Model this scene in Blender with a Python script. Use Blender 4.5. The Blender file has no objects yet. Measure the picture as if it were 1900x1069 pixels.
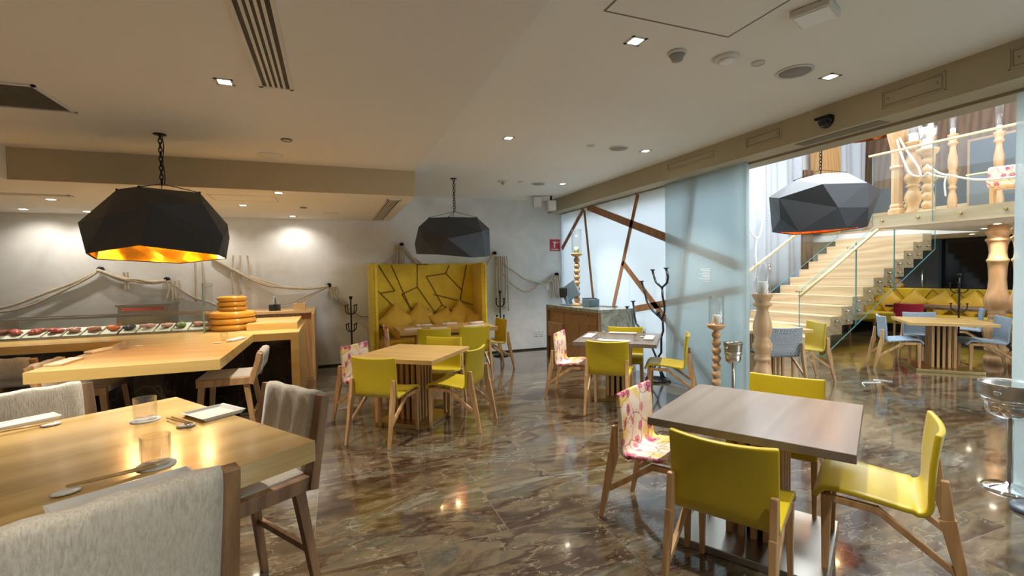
import bpy, bmesh, math, random
from mathutils import Vector, Matrix
random.seed(7)
PI=math.pi; R=math.radians
scene=bpy.context.scene
C=scene.collection
# ---------------------------------------------------------------- camera
cam_d=bpy.data.cameras.new('camera'); cam=bpy.data.objects.new('camera',cam_d); C.objects.link(cam)
cam_d.sensor_width=36.0; cam_d.lens=870/1900*36.0; cam_d.clip_start=0.05; cam_d.clip_end=200
def set_camera():
    f=870.0
    def d(x,y): return Vector((x-950.0,y-534.5,f)).normalized()
    Yc=d(617,512); Xc=d(3180,468); Xc=(Xc-Yc*Xc.dot(Yc)).normalized(); Zc=Xc.cross(Yc)
    if Zc.y>0: Zc=-Zc
    right=Vector((Xc.x,Yc.x,Zc.x)); down=Vector((Xc.y,Yc.y,Zc.y)); fwd=Vector((Xc.z,Yc.z,Zc.z))
    M=Matrix((right,-down,-fwd)).transposed()
    cam.matrix_world=Matrix.Translation((0,0,1.59))@M.to_4x4()
set_camera()
scene.camera=cam
# ---------------------------------------------------------------- view + world + big lights
vs=scene.view_settings; vs.view_transform='Standard'; vs.look='None'; vs.gamma=1.0; vs.exposure=1.15; vs.use_curve_mapping=False
w=bpy.data.worlds.new('sky'); scene.world=w; w.use_nodes=True
w.node_tree.nodes['Background'].inputs[0].default_value=(0.80,0.91,1.0,1)
w.node_tree.nodes['Background'].inputs[1].default_value=.75
def area(name,loc,size,power,col,target=None,sy=None,spread=None):
    l=bpy.data.lights.new(name,'AREA'); l.energy=power; l.color=col; l.size=size
    if sy: l.shape='RECTANGLE'; l.size_y=sy
    if spread: l.spread=spread
    o=bpy.data.objects.new(name,l); C.objects.link(o); o.location=loc
    if target: o.rotation_euler=(Vector(target)-Vector(loc)).to_track_quat('-Z','Y').to_euler()
    return o
area('skylight_daylight',(8.0,4.6,6.6),5.0,190,(0.93,0.97,1.0),(8.0,4.6,0),6.0)
area('added_pane_fill',(8.4,6.3,5.9),3.5,190,(0.84,0.93,1.0),(4.3,6.2,1.6),3.0)  # added fill lamp, no skylight there; pushes light through the frosted panes
area('added_back_wall_fill',(8.6,-3.9,2.6),5.5,360,(0.84,0.94,1.0),(3.0,9.0,1.3),3.6)  # added fill lamp, no facade window behind it; brightens the back wall
# ---------------------------------------------------------------- mesh helpers
def nb(): return bmesh.new()
def box(bm,c,s,rot=0,bev=0.0,M=None):
    t=bmesh.new(); bmesh.ops.create_cube(t,size=1.0)
    bmesh.ops.scale(t,vec=s,verts=t.verts)
    if bev>0: bmesh.ops.bevel(t,geom=t.edges[:],offset=bev,segments=2,profile=.5,affect='EDGES')
    m=Matrix.Translation(c)@Matrix.Rotation(rot,4,'Z')
    if M is not None: m=M@m
    t.transform(m); _merge(bm,t)
def bx(bm,x0,x1,y0,y1,z0,z1,bev=0.0): box(bm,((x0+x1)/2,(y0+y1)/2,(z0+z1)/2),(abs(x1-x0),abs(y1-y0),abs(z1-z0)),0,bev)
def _merge(bm,t):
    me=bpy.data.meshes.new('tmp'); t.to_mesh(me); t.free(); bm.from_mesh(me); bpy.data.meshes.remove(me)
def basis(d,up=None):
    d=d.normalized(); up=Vector(up) if up else (Vector((0,0,1)) if abs(d.z)<.95 else Vector((0,1,0)))
    x=up.cross(d).normalized(); y=d.cross(x).normalized(); return x,y
def bar(bm,p,q,w0,h0,w1=None,h1=None,up=None,bev=0.0):
    p=Vector(p);q=Vector(q); w1=w0 if w1 is None else w1; h1=h0 if h1 is None else h1
    x,y=basis(q-p,up); t=bmesh.new(); vs=[]
    for c,w_,h_ in((p,w0,h0),(q,w1,h1)):
        vs.append([t.verts.new(c+x*a*w_/2+y*b*h_/2) for a,b in((-1,-1),(1,-1),(1,1),(-1,1))])
    t.faces.new(vs[0][::-1]); t.faces.new(vs[1])
    for i in range(4): t.faces.new((vs[0][i],vs[0][(i+1)%4],vs[1][(i+1)%4],vs[1][i]))
    if bev: bmesh.ops.bevel(t,geom=t.edges[:],offset=bev,segments=2,profile=.5,affect='EDGES')
    _merge(bm,t)
def tube(bm,pts,r,n=8,closed=False):
    pts=[Vector(p) for p in pts]; N=len(pts); rings=[]
    rr=r if isinstance(r,(list,tuple)) else [r]*N
    px=None
    for i,p in enumerate(pts):
        a=pts[(i-1)%N] if (closed or i>0) else p; b=pts[(i+1)%N] if (closed or i<N-1) else p
        d=(b-a).normalized()
        if px is None: x,y=basis(d)
        else:
            x=(px-d*px.dot(d)).normalized(); y=d.cross(x)
        px=x
        rings.append([bm.verts.new(p+(x*math.cos(2*PI*k/n)+y*math.sin(2*PI*k/n))*rr[i]) for k in range(n)])
    for i in range(N if closed else N-1):
        A=rings[i];B=rings[(i+1)%N]
        for k in range(n): 
            f=bm.faces.new((A[k],A[(k+1)%n],B[(k+1)%n],B[k])); f.smooth=True
    if not closed: bm.faces.new(rings[0][::-1]); bm.faces.new(rings[-1])
def lathe(bm,prof,n=24,c=(0,0,0),smooth=True):
    c=Vector(c); rings=[]
    for r,z in prof:
        if r<1e-5: rings.append([bm.verts.new(c+Vector((0,0,z)))])
        else: rings.append([bm.verts.new(c+Vector((r*math.cos(2*PI*k/n),r*math.sin(2*PI*k/n),z))) for k in range(n)])
    for A,B in zip(rings,rings[1:]):
        for k in range(n):
            j=(k+1)%n
            if len(A)==1 and len(B)==1: continue
            if len(A)==1: f=bm.faces.new((A[0],B[j],B[k]))
            elif len(B)==1: f=bm.faces.new((A[k],A[j],B[0]))
            else: f=bm.faces.new((A[k],A[j],B[j],B[k]))
            f.smooth=smooth
def poly(bm,pts,z0,z1):
    a=[bm.verts.new((x,y,z0)) for x,y in pts]; b=[bm.verts.new((x,y,z1)) for x,y in pts]; n=len(pts)
    bm.faces.new(a[::-1]); bm.faces.new(b)
    for i in range(n): bm.faces.new((a[i],a[(i+1)%n],b[(i+1)%n],b[i]))
def obj(name,bm,mat,parent=None,recalc=True,uv=False):
    if recalc: bmesh.ops.recalc_face_normals(bm,faces=bm.faces)
    me=bpy.data.meshes.new(name); bm.to_mesh(me); bm.free()
    me.materials.append(mat)
    o=bpy.data.objects.new(name,me); C.objects.link(o)
    if parent is not None: o.parent=parent
    return o
def struct(name,bm,mat): o=obj(name,bm,mat); o['kind']='structure'; return o
def tag(o,label,cat,group=None,kind=None):
    o['label']=label; o['category']=cat
    if group: o['group']=group
    if kind: o['kind']=kind
    return o
def thing(name,label,cat,loc=(0,0,0),rot=0,group=None):
    o=bpy.data.objects.new(name,None); C.objects.link(o); o.empty_display_size=.1
    o.location=loc; o.rotation_euler=(0,0,rot); return tag(o,label,cat,group)
def dup(root,loc,rot,label,group=None):
    def cp(o,par):
        c=o.copy(); C.objects.link(c); c.parent=par
        for ch in list(o.children): cp(ch,c)
        return c
    r=cp(root,None); r.location=loc; r.rotation_euler=(0,0,rot); r['label']=label
    if group: r['group']=group
    return r
def L(fn,*a,**k): b=nb(); fn(b,*a,**k); return b
def catmull(P,k=6):
    P=[Vector(p) for p in P]; Q=[P[0]]+P+[P[-1]]; out=[]
    for i in range(1,len(Q)-2):
        for j in range(k):
            t=j/k; a,b,c,d=Q[i-1:i+3]
            out.append(.5*((2*b)+(c-a)*t+(2*a-5*b+4*c-d)*t*t+(3*b-a-3*c+d)*t**3))
    out.append(P[-1]); return out
# ---------------------------------------------------------------- materials
class G:
    def __init__(s,name):
        s.m=bpy.data.materials.new(name); s.m.use_nodes=True; s.t=s.m.node_tree; s.n=s.t.nodes; s.b=s.n['Principled BSDF']
    def add(s,typ,**k):
        n=s.n.new(typ)
        for a,v in k.items():
            if a in n.inputs: n.inputs[a].default_value=v
            else: setattr(n,a,v)
        return n
    def ln(s,a,b): s.t.links.new(a,b)
    def coord(s,scale=(1,1,1),rot=(0,0,0),out='Object'):
        c=s.n.new('ShaderNodeTexCoord'); m=s.n.new('ShaderNodeMapping'); m.inputs['Scale'].default_value=scale; m.inputs['Rotation'].default_value=rot
        s.ln(c.outputs[out],m.inputs[0]); return m.outputs[0]
    def ramp(s,fac,stops,interp='LINEAR'):
        r=s.n.new('ShaderNodeValToRGB'); r.color_ramp.interpolation=interp; e=r.color_ramp.elements
        while len(e)<len(stops): e.new(.5)
        for i,(p,c) in enumerate(stops): e[i].position=p; e[i].color=(*c,1)
        s.ln(fac,r.inputs[0]); return r.outputs[0]
    def mix(s,fac,a,b,typ='MIX'):
        m=s.n.new('ShaderNodeMix'); m.data_type='RGBA'; m.blend_type=typ
        for v,i in((fac,0),(a,6),(b,7)):
            if isinstance(v,(int,float)): m.inputs[i].default_value=v
            elif isinstance(v,tuple): m.inputs[i].default_value=(*v,1)
            else: s.ln(v,m.inputs[i])
        return m.outputs[2]
    def noise(s,vec,scale,detail=3,rough=.5,dist=0,out='Fac'):
        n=s.n.new('ShaderNodeTexNoise'); n.inputs['Scale'].default_value=scale; n.inputs['Detail'].default_value=detail; n.inputs['Roughness'].default_value=rough; n.inputs['Distortion'].default_value=dist
        s.ln(vec,n.inputs['Vector']); return n.outputs[out]
    def bump(s,h,strength=.2,dist=.01):
        b=s.n.new('ShaderNodeBump'); b.inputs['Strength'].default_value=strength; b.inputs['Distance'].default_value=dist
        s.ln(h,b.inputs['Height']); s.ln(b.outputs[0],s.b.inputs['Normal'])
    def fin(s,col=None,rough=.5,metal=0,**k):
        if col is not None:
            if isinstance(col,tuple): s.b.inputs['Base Color'].default_value=(*col,1)
            else: s.ln(col,s.b.inputs['Base Color'])
        if isinstance(rough,(int,float)): s.b.inputs['Roughness'].default_value=rough
        else: s.ln(rough,s.b.inputs['Roughness'])
        s.b.inputs['Metallic'].default_value=metal
        for a,v in k.items(): s.b.inputs[a.replace('_',' ')].default_value=v
        return s.m
def plain(name,col,rough=.5,metal=0,var=0.0,**k):
    g=G(name)
    if var:
        f=g.noise(g.coord(),6,2); c=g.mix(f,tuple(max(0,x*(1-var)) for x in col),tuple(min(1,x*(1+var)) for x in col)); return g.fin(c,rough,metal,**k)
    return g.fin(col,rough,metal,**k)
def wood(name,c0,c1,rough=.4,scale=1.0,axis='X',grain=1.0,**k):
    g=G(name); sc={'X':(1.2,14,14),'Y':(14,1.2,14),'Z':(14,14,1.2)}[axis]
    v=g.coord(tuple(a*scale for a in sc)); n1=g.noise(v,1.6,4,.6,1.2)
    v2=g.coord(tuple(a*scale*6 for a in sc)); n2=g.noise(v2,1.5,2,.6,.2)
    wv=g.add('ShaderNodeTexWave'); g.ln(v,wv.inputs['Vector']); wv.inputs['Scale'].default_value=.35; wv.inputs['Distortion'].default_value=9; wv.inputs['Detail'].default_value=2; wv.bands_direction='DIAGONAL'
    f=g.mix(.45,n1,wv.outputs['Fac']); f=g.mix(.3,f,n2)
    mid=tuple((a+b)/2 for a,b in zip(c0,c1)); lo=tuple(m+(a-m)*grain for a,m in zip(c0,mid)); hi=tuple(m+(a-m)*grain for a,m in zip(c1,mid))
    col=g.ramp(f,[(.25,lo),(.75,hi)]); g.bump(n2,.08,.004)
    return g.fin(col,rough,0,**k)
def plaster(name,c0,c1,rough=.75,sc=1.2,bump=.08):
    g=G(name); v=g.coord(); n=g.noise(v,sc,5,.6,.6); n2=g.noise(v,40,2); g.bump(n2,bump,.002)
    return g.fin(g.ramp(n,[(.3,c0),(.7,c1)]),rough)
def emis(name,col,s):
    g=G(name); g.b.inputs['Emission Color'].default_value=(*col,1); g.b.inputs['Emission Strength'].default_value=s; return g.fin(col,.4)
def clear(name,col=(1,1,1),rough=0.0,ior=1.45):
    return G(name).fin(col,rough,0,Transmission_Weight=1.0,IOR=ior)
def pane(name,col,refl_edge=.45):
    # architectural glass: transparent plus a little mirror
    g=G(name); g.n.remove(g.b); tr=g.add('ShaderNodeBsdfTransparent'); tr.inputs[0].default_value=(*col,1)
    gl=g.add('ShaderNodeBsdfGlossy'); gl.inputs['Roughness'].default_value=.02
    lw=g.add('ShaderNodeLayerWeight'); lw.inputs[0].default_value=.5
    pw=g.add('ShaderNodeMath',operation='POWER'); g.ln(lw.outputs['Facing'],pw.inputs[0]); pw.inputs[1].default_value=4.0
    fr=g.add('ShaderNodeMath',operation='MULTIPLY_ADD'); g.ln(pw.outputs[0],fr.inputs[0]); fr.inputs[1].default_value=refl_edge; fr.inputs[2].default_value=.05
    mx=g.add('ShaderNodeMixShader'); g.ln(fr.outputs[0],mx.inputs[0]); g.ln(tr.outputs[0],mx.inputs[1]); g.ln(gl.outputs[0],mx.inputs[2])
    g.ln(mx.outputs[0],g.n['Material Output'].inputs[0]); return g.m
def frosted(name,col,transp,diff,trl):
    g=G(name); g.n.remove(g.b)
    tr=g.add('ShaderNodeBsdfTransparent'); tr.inputs[0].default_value=(*col,1)
    df=g.add('ShaderNodeBsdfDiffuse'); df.inputs[0].default_value=(*diff,1)
    tl=g.add('ShaderNodeBsdfTranslucent'); tl.inputs[0].default_value=(*trl,1)
    gl=g.add('ShaderNodeBsdfGlossy'); gl.inputs['Roughness'].default_value=.12
    a=g.add('ShaderNodeMixShader'); a.inputs[0].default_value=.62; g.ln(df.outputs[0],a.inputs[1]); g.ln(tl.outputs[0],a.inputs[2])
    b=g.add('ShaderNodeMixShader'); b.inputs[0].default_value=transp; g.ln(a.outputs[0],b.inputs[1]); g.ln(tr.outputs[0],b.inputs[2])
    lw=g.add('ShaderNodeLayerWeight'); fr=g.add('ShaderNodeMath',operation='MULTIPLY_ADD'); g.ln(lw.outputs['Facing'],fr.inputs[0]); fr.inputs[1].default_value=.12; fr.inputs[2].default_value=.03
    c=g.add('ShaderNodeMixShader'); g.ln(fr.outputs[0],c.inputs[0]); g.ln(b.outputs[0],c.inputs[1]); g.ln(gl.outputs[0],c.inputs[2])
    g.ln(c.outputs[0],g.n['Material Output'].inputs[0]); return g.m
def marble_floor():
    g=G('polished marble floor'); v=g.coord((1,1,1))
    br=g.add('ShaderNodeTexBrick'); br.offset=.5; br.squash=1
    mp=g.add('ShaderNodeMapping'); mp.inputs['Location'].default_value=(.145,.71,0); tc=g.add('ShaderNodeTexCoord'); g.ln(tc.outputs['Object'],mp.inputs[0]); g.ln(mp.outputs[0],br.inputs['Vector'])
    br.inputs['Scale'].default_value=1; br.inputs['Brick Width'].default_value=1.12; br.inputs['Row Height'].default_value=1.13; br.inputs['Mortar Size'].default_value=.0028; br.inputs['Mortar Smooth'].default_value=.3
    br.inputs['Color1'].default_value=(0,0,0,1); br.inputs['Color2'].default_value=(1,1,1,1); br.inputs['Mortar'].default_value=(.5,.5,.5,1)
    # per-tile offset so veins break at the joints
    add=g.add('ShaderNodeVectorMath',operation='MULTIPLY_ADD'); g.ln(br.outputs['Color'],add.inputs[0]); add.inputs[1].default_value=(7,5,3); g.ln(v,add.inputs[2])
    rot=g.add('ShaderNodeMapping'); rot.inputs['Scale'].default_value=(1.0,2.6,1); rot.inputs['Rotation'].default_value=(0,0,R(-32)); g.ln(add.outputs[0],rot.inputs[0]); V=rot.outputs[0]
    big=g.noise(V,.75,6,.60,1.6); fine=g.noise(V,6,6,.7,1.0)
    base=g.ramp(big,[(.32,(.013,.009,.006)),(.43,(.055,.034,.018)),(.51,(.14,.102,.058)),(.58,(.065,.06,.042)),(.70,(.225,.19,.128))])
    base=g.mix(g.ramp(fine,[(.48,(0,0,0)),(.78,(.6,.6,.6))]),base,(.165,.132,.085))
    def veins(scale,thr,dist,seed):
        no=g.noise(V,2.2,4,.6,0,'Color'); m=g.add('ShaderNodeMix'); m.data_type='RGBA'; m.inputs[0].default_value=dist; 
        sc=g.add('ShaderNodeVectorMath',operation='MULTIPLY_ADD'); g.ln(no,sc.inputs[0]); sc.inputs[1].default_value=(dist,dist,dist); 
        of=g.add('ShaderNodeVectorMath',operation='ADD'); of.inputs[1].default_value=(seed,seed*.7,0); g.ln(V,of.inputs[0]); g.ln(of.outputs[0],sc.inputs[2])
        vo=g.add('ShaderNodeTexVoronoi',feature='DISTANCE_TO_EDGE'); vo.inputs['Scale'].default_value=scale; g.ln(sc.outputs[0],vo.inputs['Vector'])
        return g.ramp(vo.outputs['Distance'],[(0,(1,1,1)),(thr,(0,0,0))])
    br_m=g.ramp(g.noise(V,1.1,2),[(.36,(.15,.15,.15)),(.5,(1,1,1))])
    vd=veins(.95,.05,.9,3); c=g.mix(g.mix(1.0,vd,br_m,'MULTIPLY'),base,(.035,.012,.007))
    vd2=veins(2.4,.028,.7,9); c=g.mix(g.mix(.7,(0,0,0),vd2),c,(.075,.04,.025))
    vl=veins(1.0,.012,1.1,17); c=g.mix(g.mix(.28,(0,0,0),vl),c,(.55,.48,.36))
    mort=g.ramp(br.outputs['Fac'],[(0,(0,0,0)),(1,(.75,.75,.75))]); c=g.mix(mort,c,(.16,.14,.105))
    rg=g.ramp(fine,[(.3,(.09,.09,.09)),(.8,(.19,.19,.19))])
    return g.fin(c,rg,0,Specular_IOR_Level=.75,Coat_Weight=.6,Coat_Roughness=.05)
def dark_marble():
    g=G('dark marble cladding'); v=g.coord((1,1,.6)); no=g.noise(v,2.5,5,.6,1.0); 
    vo=g.add('ShaderNodeTexVoronoi',feature='DISTANCE_TO_EDGE'); vo.inputs['Scale'].default_value=1.4
    sc=g.add('ShaderNodeVectorMath',operation='MULTIPLY_ADD'); g.ln(g.noise(v,2,3,.5,0,'Color'),sc.inputs[0]); sc.inputs[1].default_value=(.8,.8,.8); g.ln(v,sc.inputs[2]); g.ln(sc.outputs[0],vo.inputs['Vector'])
    c=g.ramp(no,[(.3,(.008,.006,.005)),(.55,(.03,.018,.01)),(.75,(.09,.055,.03))]); c=g.mix(g.ramp(vo.outputs['Distance'],[(0,(.3,.3,.3)),(.006,(0,0,0))]),c,(.35,.30,.24))
    return g.fin(c,.15)
def green_marble():
    g=G('grey green marble'); v=g.coord((1,1,.5),(0,.5,0)); n=g.noise(v,3.2,7,.68,2.2)
    return g.fin(g.ramp(n,[(.3,(.10,.11,.09)),(.48,(.27,.29,.24)),(.62,(.42,.43,.37)),(.75,(.62,.60,.52))]),.14)
def floral():
    g=G('floral print fabric'); v=g.coord((1,1,1)); nz=g.noise(v,7,3,.5,0,'Color')
    wv=g.add('ShaderNodeVectorMath',operation='MULTIPLY_ADD'); g.ln(nz,wv.inputs[0]); wv.inputs[1].default_value=(.10,.10,.10); g.ln(v,wv.inputs[2]); W=wv.outputs[0]
    base=g.ramp(g.noise(v,4,1),[(.42,(.82,.66,.52)),(.5,(.86,.74,.62)),(.58,(.83,.60,.16))])
    vo=g.add('ShaderNodeTexVoronoi'); vo.inputs['Scale'].default_value=11; g.ln(W,vo.inputs['Vector'])
    petal=g.ramp(vo.outputs['Distance'],[(0,(1,1,1)),(.42,(1,1,1)),(.45,(0,0,0))])
    pick=g.ramp(vo.outputs['Color'],[(.42,(0,0,0)),(.46,(1,1,1))])
    pink=g.mix(g.noise(v,9,1),(.55,.10,.16),(.78,.33,.36)); c=g.mix(g.mix(1.0,petal,pick,'MULTIPLY'),base,pink)
    ring=g.ramp(vo.outputs['Distance'],[(.12,(0,0,0)),(.15,(1,1,1)),(.24,(1,1,1)),(.27,(0,0,0))]); c=g.mix(g.mix(1.0,ring,pick,'MULTIPLY'),c,(.28,.03,.09))
    ve=g.add('ShaderNodeTexVoronoi',feature='DISTANCE_TO_EDGE'); ve.inputs['Scale'].default_value=6.5; g.ln(W,ve.inputs['Vector'])
    c=g.mix(g.ramp(ve.outputs['Distance'],[(0,(.9,.9,.9)),(.035,(0,0,0))]),c,(.36,.07,.10))
    v3=g.add('ShaderNodeTexVoronoi'); v3.inputs['Scale'].default_value=42; g.ln(v,v3.inputs['Vector'])
    dots=g.ramp(v3.outputs['Distance'],[(.2,(1,1,1)),(.26,(0,0,0))]); z=g.ramp(g.noise(v,5.5,1),[(.58,(0,0,0)),(.62,(1,1,1))]); c=g.mix(g.mix(1.0,dots,z,'MULTIPLY'),c,(.30,.06,.05))
    return g.fin(c,.75)
def tweed(name,c0,c1,kind='weave'):
    g=G(name); v=g.coord((1,1,1))
    if kind=='weave':
        n=g.noise(v,160,2,.7); c=g.ramp(n,[(.4,c0),(.6,c1)])
    else:
        wv=g.add('ShaderNodeTexVoronoi'); wv.inputs['Scale'].default_value=24; wv.inputs['Randomness'].default_value=.0; g.ln(g.coord((1,1,.7)),wv.inputs['Vector'])
        n=g.add('ShaderNodeMath',operation='MULTIPLY'); n.inputs[1].default_value=26; g.ln(wv.outputs['Distance'],n.inputs[0])
        s=g.add('ShaderNodeMath',operation='SINE'); g.ln(n.outputs[0],s.inputs[0]); c=g.ramp(s.outputs[0],[(.3,c0),(.6,c1)])
    return g.fin(c,.85)
def hide():
    g=G('short haired cow hide'); v=g.coord((1,1,1)); s=g.coord((90,90,14)); n=g.noise(s,1.6,4,.7,.3); p=g.noise(v,4,3)
    c=g.ramp(n,[(.3,(.40,.34,.25)),(.6,(.62,.56,.46))]); c=g.mix(g.ramp(p,[(.45,(0,0,0)),(.75,(.5,.5,.5))]),c,(.56,.49,.38)); g.bump(n,.5,.006)
    return g.fin(c,.85,Sheen_Weight=.4)
def tufted(name,c0,c1):
    g=G(name); v=g.coord(); n=g.noise(v,3,4,.6,.5); g.bump(g.noise(v,9,3),.25,.02)
    return g.fin(g.ramp(n,[(.3,c0),(.7,c1)]),.62,Sheen_Weight=.25)
M=dict(
 floor=marble_floor(), darkm=dark_marble(), greenm=green_marble(),
 ceil=plaster('ceiling paint',(.74,.715,.67),(.78,.755,.71),.8,.5,.03),
 ceil2=plaster('pale ceiling paint',(.78,.765,.71),(.82,.805,.75),.8,.5,.03),
 beam=plaster('beige beam paint',(.44,.385,.26),(.48,.425,.30),.7,.5,.03),
 fascia=plaster('tan shaded fascia',(.47,.38,.24),(.50,.41,.26),.8,.5,.03),  # darker than the ceiling: shade on the upright face put into the colour
 wall=plaster('stucco wall',(.66,.67,.65),(.84,.86,.86),.55,1.6,.06),
 oak=wood('pale oak',(.55,.33,.13),(.74,.50,.24),.42,1.0,'X'),
 oakY=wood('pale oak stair',(.58,.40,.22),(.76,.58,.38),.45,.8,'Y'),
 oakZ=wood('chair oak',(.42,.23,.09),(.60,.36,.16),.4,1.3,'Z'),
 oaktop=wood('satin oak tabletop',(.54,.34,.12),(.66,.43,.17),.26,.6,'X',.8),
 oaknear=wood('grained honey oak',(.50,.31,.09),(.72,.48,.17),.24,.55,'X',1.25,Coat_Weight=.3,Coat_Roughness=.14),
 counter=wood('honey oak counter',(.58,.37,.11),(.74,.50,.18),.22,.6,'X',.7),
 dkoak=wood('brown oak frame',(.17,.085,.035),(.33,.18,.08),.42,1.2,'Z'),
 greytop=wood('grey brown tabletop',(.17,.13,.10),(.24,.19,.15),.22,.7,'X',.6),
 brownw=wood('dark wood panelling',(.10,.055,.03),(.20,.115,.065),.5,.7,'Z'),
 cab=wood('tan cabinet wood',(.40,.23,.11),(.50,.30,.16),.5,.6,'X',.5),
 turned=wood('turned oak',(.50,.28,.12),(.70,.44,.23),.45,1.0,'Z',.7),
 yellow=plain('yellow leather',(.52,.385,.006),.38,0,.06,Sheen_Weight=.1),
 booth=tufted('mustard velvet',(.58,.41,.012),(.78,.58,.025)),
 stitch=plain('brown stitching',(.20,.11,.01),.8),
 cush=tufted('gold cushion velvet',(.55,.34,.02),(.72,.47,.05)),
 red=plain('red leather',(.36,.01,.03),.5), blue=tweed('blue grey tweed',(.16,.22,.30),(.42,.52,.60)),
 damask=tweed('grey damask',(.20,.23,.26),(.52,.55,.57),'d'), floral=floral(), hide=hide(),
 black=plain('black iron',(.012,.011,.012),.45,.6), iron=plain('dark grey iron',(.05,.055,.07),.35,.8),
 shade=plain('matte charcoal',(.034,.036,.042),.55,0,.05),
 gold=G('hammered gold leaf').fin((1.0,.76,.34),.13,1.0), copper=G('copper leaf').fin((.90,.50,.24),.2,1.0),
 brass=G('satin brass').fin((.62,.45,.20),.3,1.0), steel=G('brushed steel').fin((.50,.47,.42),.3,1.0), chrome=G('chrome').fin((.8,.8,.8),.06,1.0),
 rail=G('pale gold rail').fin((.85,.70,.38),.35,.7),
 glass=pane('tumbler glass',(.97,.97,.965),.8), pane=pane('clear pane',(.965,.985,.98)), panegreen=pane('green edge pane',(.72,.86,.84)),
 edge=plain('glass edge',(.14,.33,.33),.1),
 frost=frosted('frosted glass',(.9,.95,1),.14,(.66,.76,.82),(.90,.96,1.0)),
 frost2=frosted('grey tinted frosted glass',(.80,.86,.87),.48,(.54,.60,.59),(.84,.92,.92)),
 strip=wood('timber strip',(.33,.16,.07),(.45,.24,.12),.5,.8,'Z'),
 white=plain('white porcelain',(.80,.78,.73),.18), napkin=plain('white linen',(.78,.76,.72),.85), coaster=plain('grey coaster',(.75,.72,.67),.6),
 candle=plain('white wax',(.85,.84,.78),.5,0,0,Subsurface_Weight=.2), cgreen=plain('pale green wax',(.45,.58,.36),.5),
 rope=plaster('natural rope',(.45,.37,.26),(.72,.64,.52),.9,60,.4), ropew=plaster('white rope',(.70,.68,.62),(.85,.83,.78),.9,60,.4),
 amber=wood('amber lacquer',(.50,.23,.025),(.64,.33,.05),.12,.5,'X',.6),
 dark=plain('near black',(.01,.01,.01),.5), vent=plain('vent white',(.66,.64,.58),.5), seam=plain('shadow gap',(.20,.17,.12),.8),
 glow=emis('lamp glow',(1.0,.90,.72),14), bulb=emis('warm bulb',(1.0,.66,.28),34),
 redsign=plain('red sign',(.62,.02,.05),.4), signw=plain('sign white',(.85,.85,.85),.5),
 screen=plain('grey device plastic',(.16,.24,.30),.3), devblk=plain('black device plastic',(.02,.02,.02),.3),
 blackg=G('black glass').fin((.012,.013,.016),.08,0), slate=plain('slate blue tone',(.07,.09,.12),.35),
 fish=plain('fish red',(.45,.10,.08),.3), salmon=plain('salmon orange',(.75,.20,.06),.3), herb=plain('green herbs',(.20,.28,.08),.7), shell=plain('dark shell',(.05,.05,.07),.2), tray=plain('pale green tray',(.62,.64,.54),.4),
 pinkfish=plain('pale fish',(.55,.30,.24),.35),
)
def curtain_mat():
    g=G('white linen curtain'); v=g.coord(); 
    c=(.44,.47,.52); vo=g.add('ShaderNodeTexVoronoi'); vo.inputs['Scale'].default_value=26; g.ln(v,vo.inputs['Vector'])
    d=g.ramp(vo.outputs['Distance'],[(.16,(1,1,1)),(.22,(0,0,0))]); 
    sx=g.add('ShaderNodeSeparateXYZ'); g.ln(v,sx.inputs[0])
    band=g.ramp(g.noise(g.coord((1.1,1,.12)),1.6,2),[(.60,(0,0,0)),(.63,(1,1,1))]); m=g.mix(1.0,d,band,'MULTIPLY')
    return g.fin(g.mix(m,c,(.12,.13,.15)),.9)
M['curtain']=curtain_mat()
# ================================================================ structure
YB=8.83
b=nb(); bx(b,-5.2,14,-4.2,10.5,-.1,0); struct('floor',b,M['floor'])
b=nb(); bx(b,-5.2,4.56,YB,YB+.15,0,3.4); struct('wall_back',b,M['wall'])
b=nb(); bx(b,-5.35,-5.2,-4.2,YB+.15,0,3.4); struct('wall_left',b,M['wall'])
b=nb(); bx(b,-5.2,4.2,-4.35,-4.2,0,3.4); struct('wall_rear',b,M['wall'])
b=nb(); bx(b,1.0,4.2,-4.2,YB,3.05,3.25); struct('ceiling',b,M['ceil2'])
b=nb(); bx(b,-5.2,1.0,-4.2,5.97,2.883,3.25); struct('ceiling',b,M['ceil'])
b=nb(); bx(b,-5.2,1.0,5.97,YB,2.57,3.25); struct('ceiling',b,M['ceil'])
b=nb(); bx(b,-2.89,1.0,5.955,5.97,2.57,2.883); struct('trim_15',b,M['fascia'])  # thin board added so the fascia's shade is carried by its tan colour
b=nb(); bx(b,-5.2,-2.89,-4.2,5.97,2.57,2.883); struct('trim_1',b,M['ceil'])
b=nb(); bx(b,4.2,4.46,-4.2,YB,2.8,3.45); bx(b,4.50,4.72,-4.2,YB,2.785,3.45); bx(b,4.46,4.50,-4.2,YB,2.86,3.45); struct('trim_2',b,M['beam'])
b=nb(); bx(b,4.19,4.72,-4.2,YB,3.45,3.6); struct('trim_3',b,M['beam'])
# baseboard shadow gap of the back wall
b=nb(); bx(b,-.35,4.4,YB-.006,YB,0,.03); struct('baseboard_back',b,M['dark'])
# glass partition panes
def pane_box(name,x,y0,y1,z0,z1,mat,t=.012): b=nb(); bx(b,x-t/2,x+t/2,y0,y1,z0,z1); return struct(name,b,M[mat])
GX=4.50
pane_box('window_1',GX,6.43,8.825,0,2.80,'frost')
pane_box('window_2',GX,4.13,6.42,0,2.80,'frost')
pane_box('window_3',4.42,4.07,5.44,.02,2.80,'frost2')
pane_box('window_4',GX,-1.0,1.83,0,2.785,'frost2')
b=nb(); bx(b,4.405,4.435,4.04,4.07,0,2.80); bx(b,4.485,4.515,4.095,4.128,0,2.80); struct('trim_4',b,M['frost2'])
b=nb(); bx(b,4.37,4.47,4.07,4.93,0.0,.05); struct('trim_5',b,M['steel'])
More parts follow.
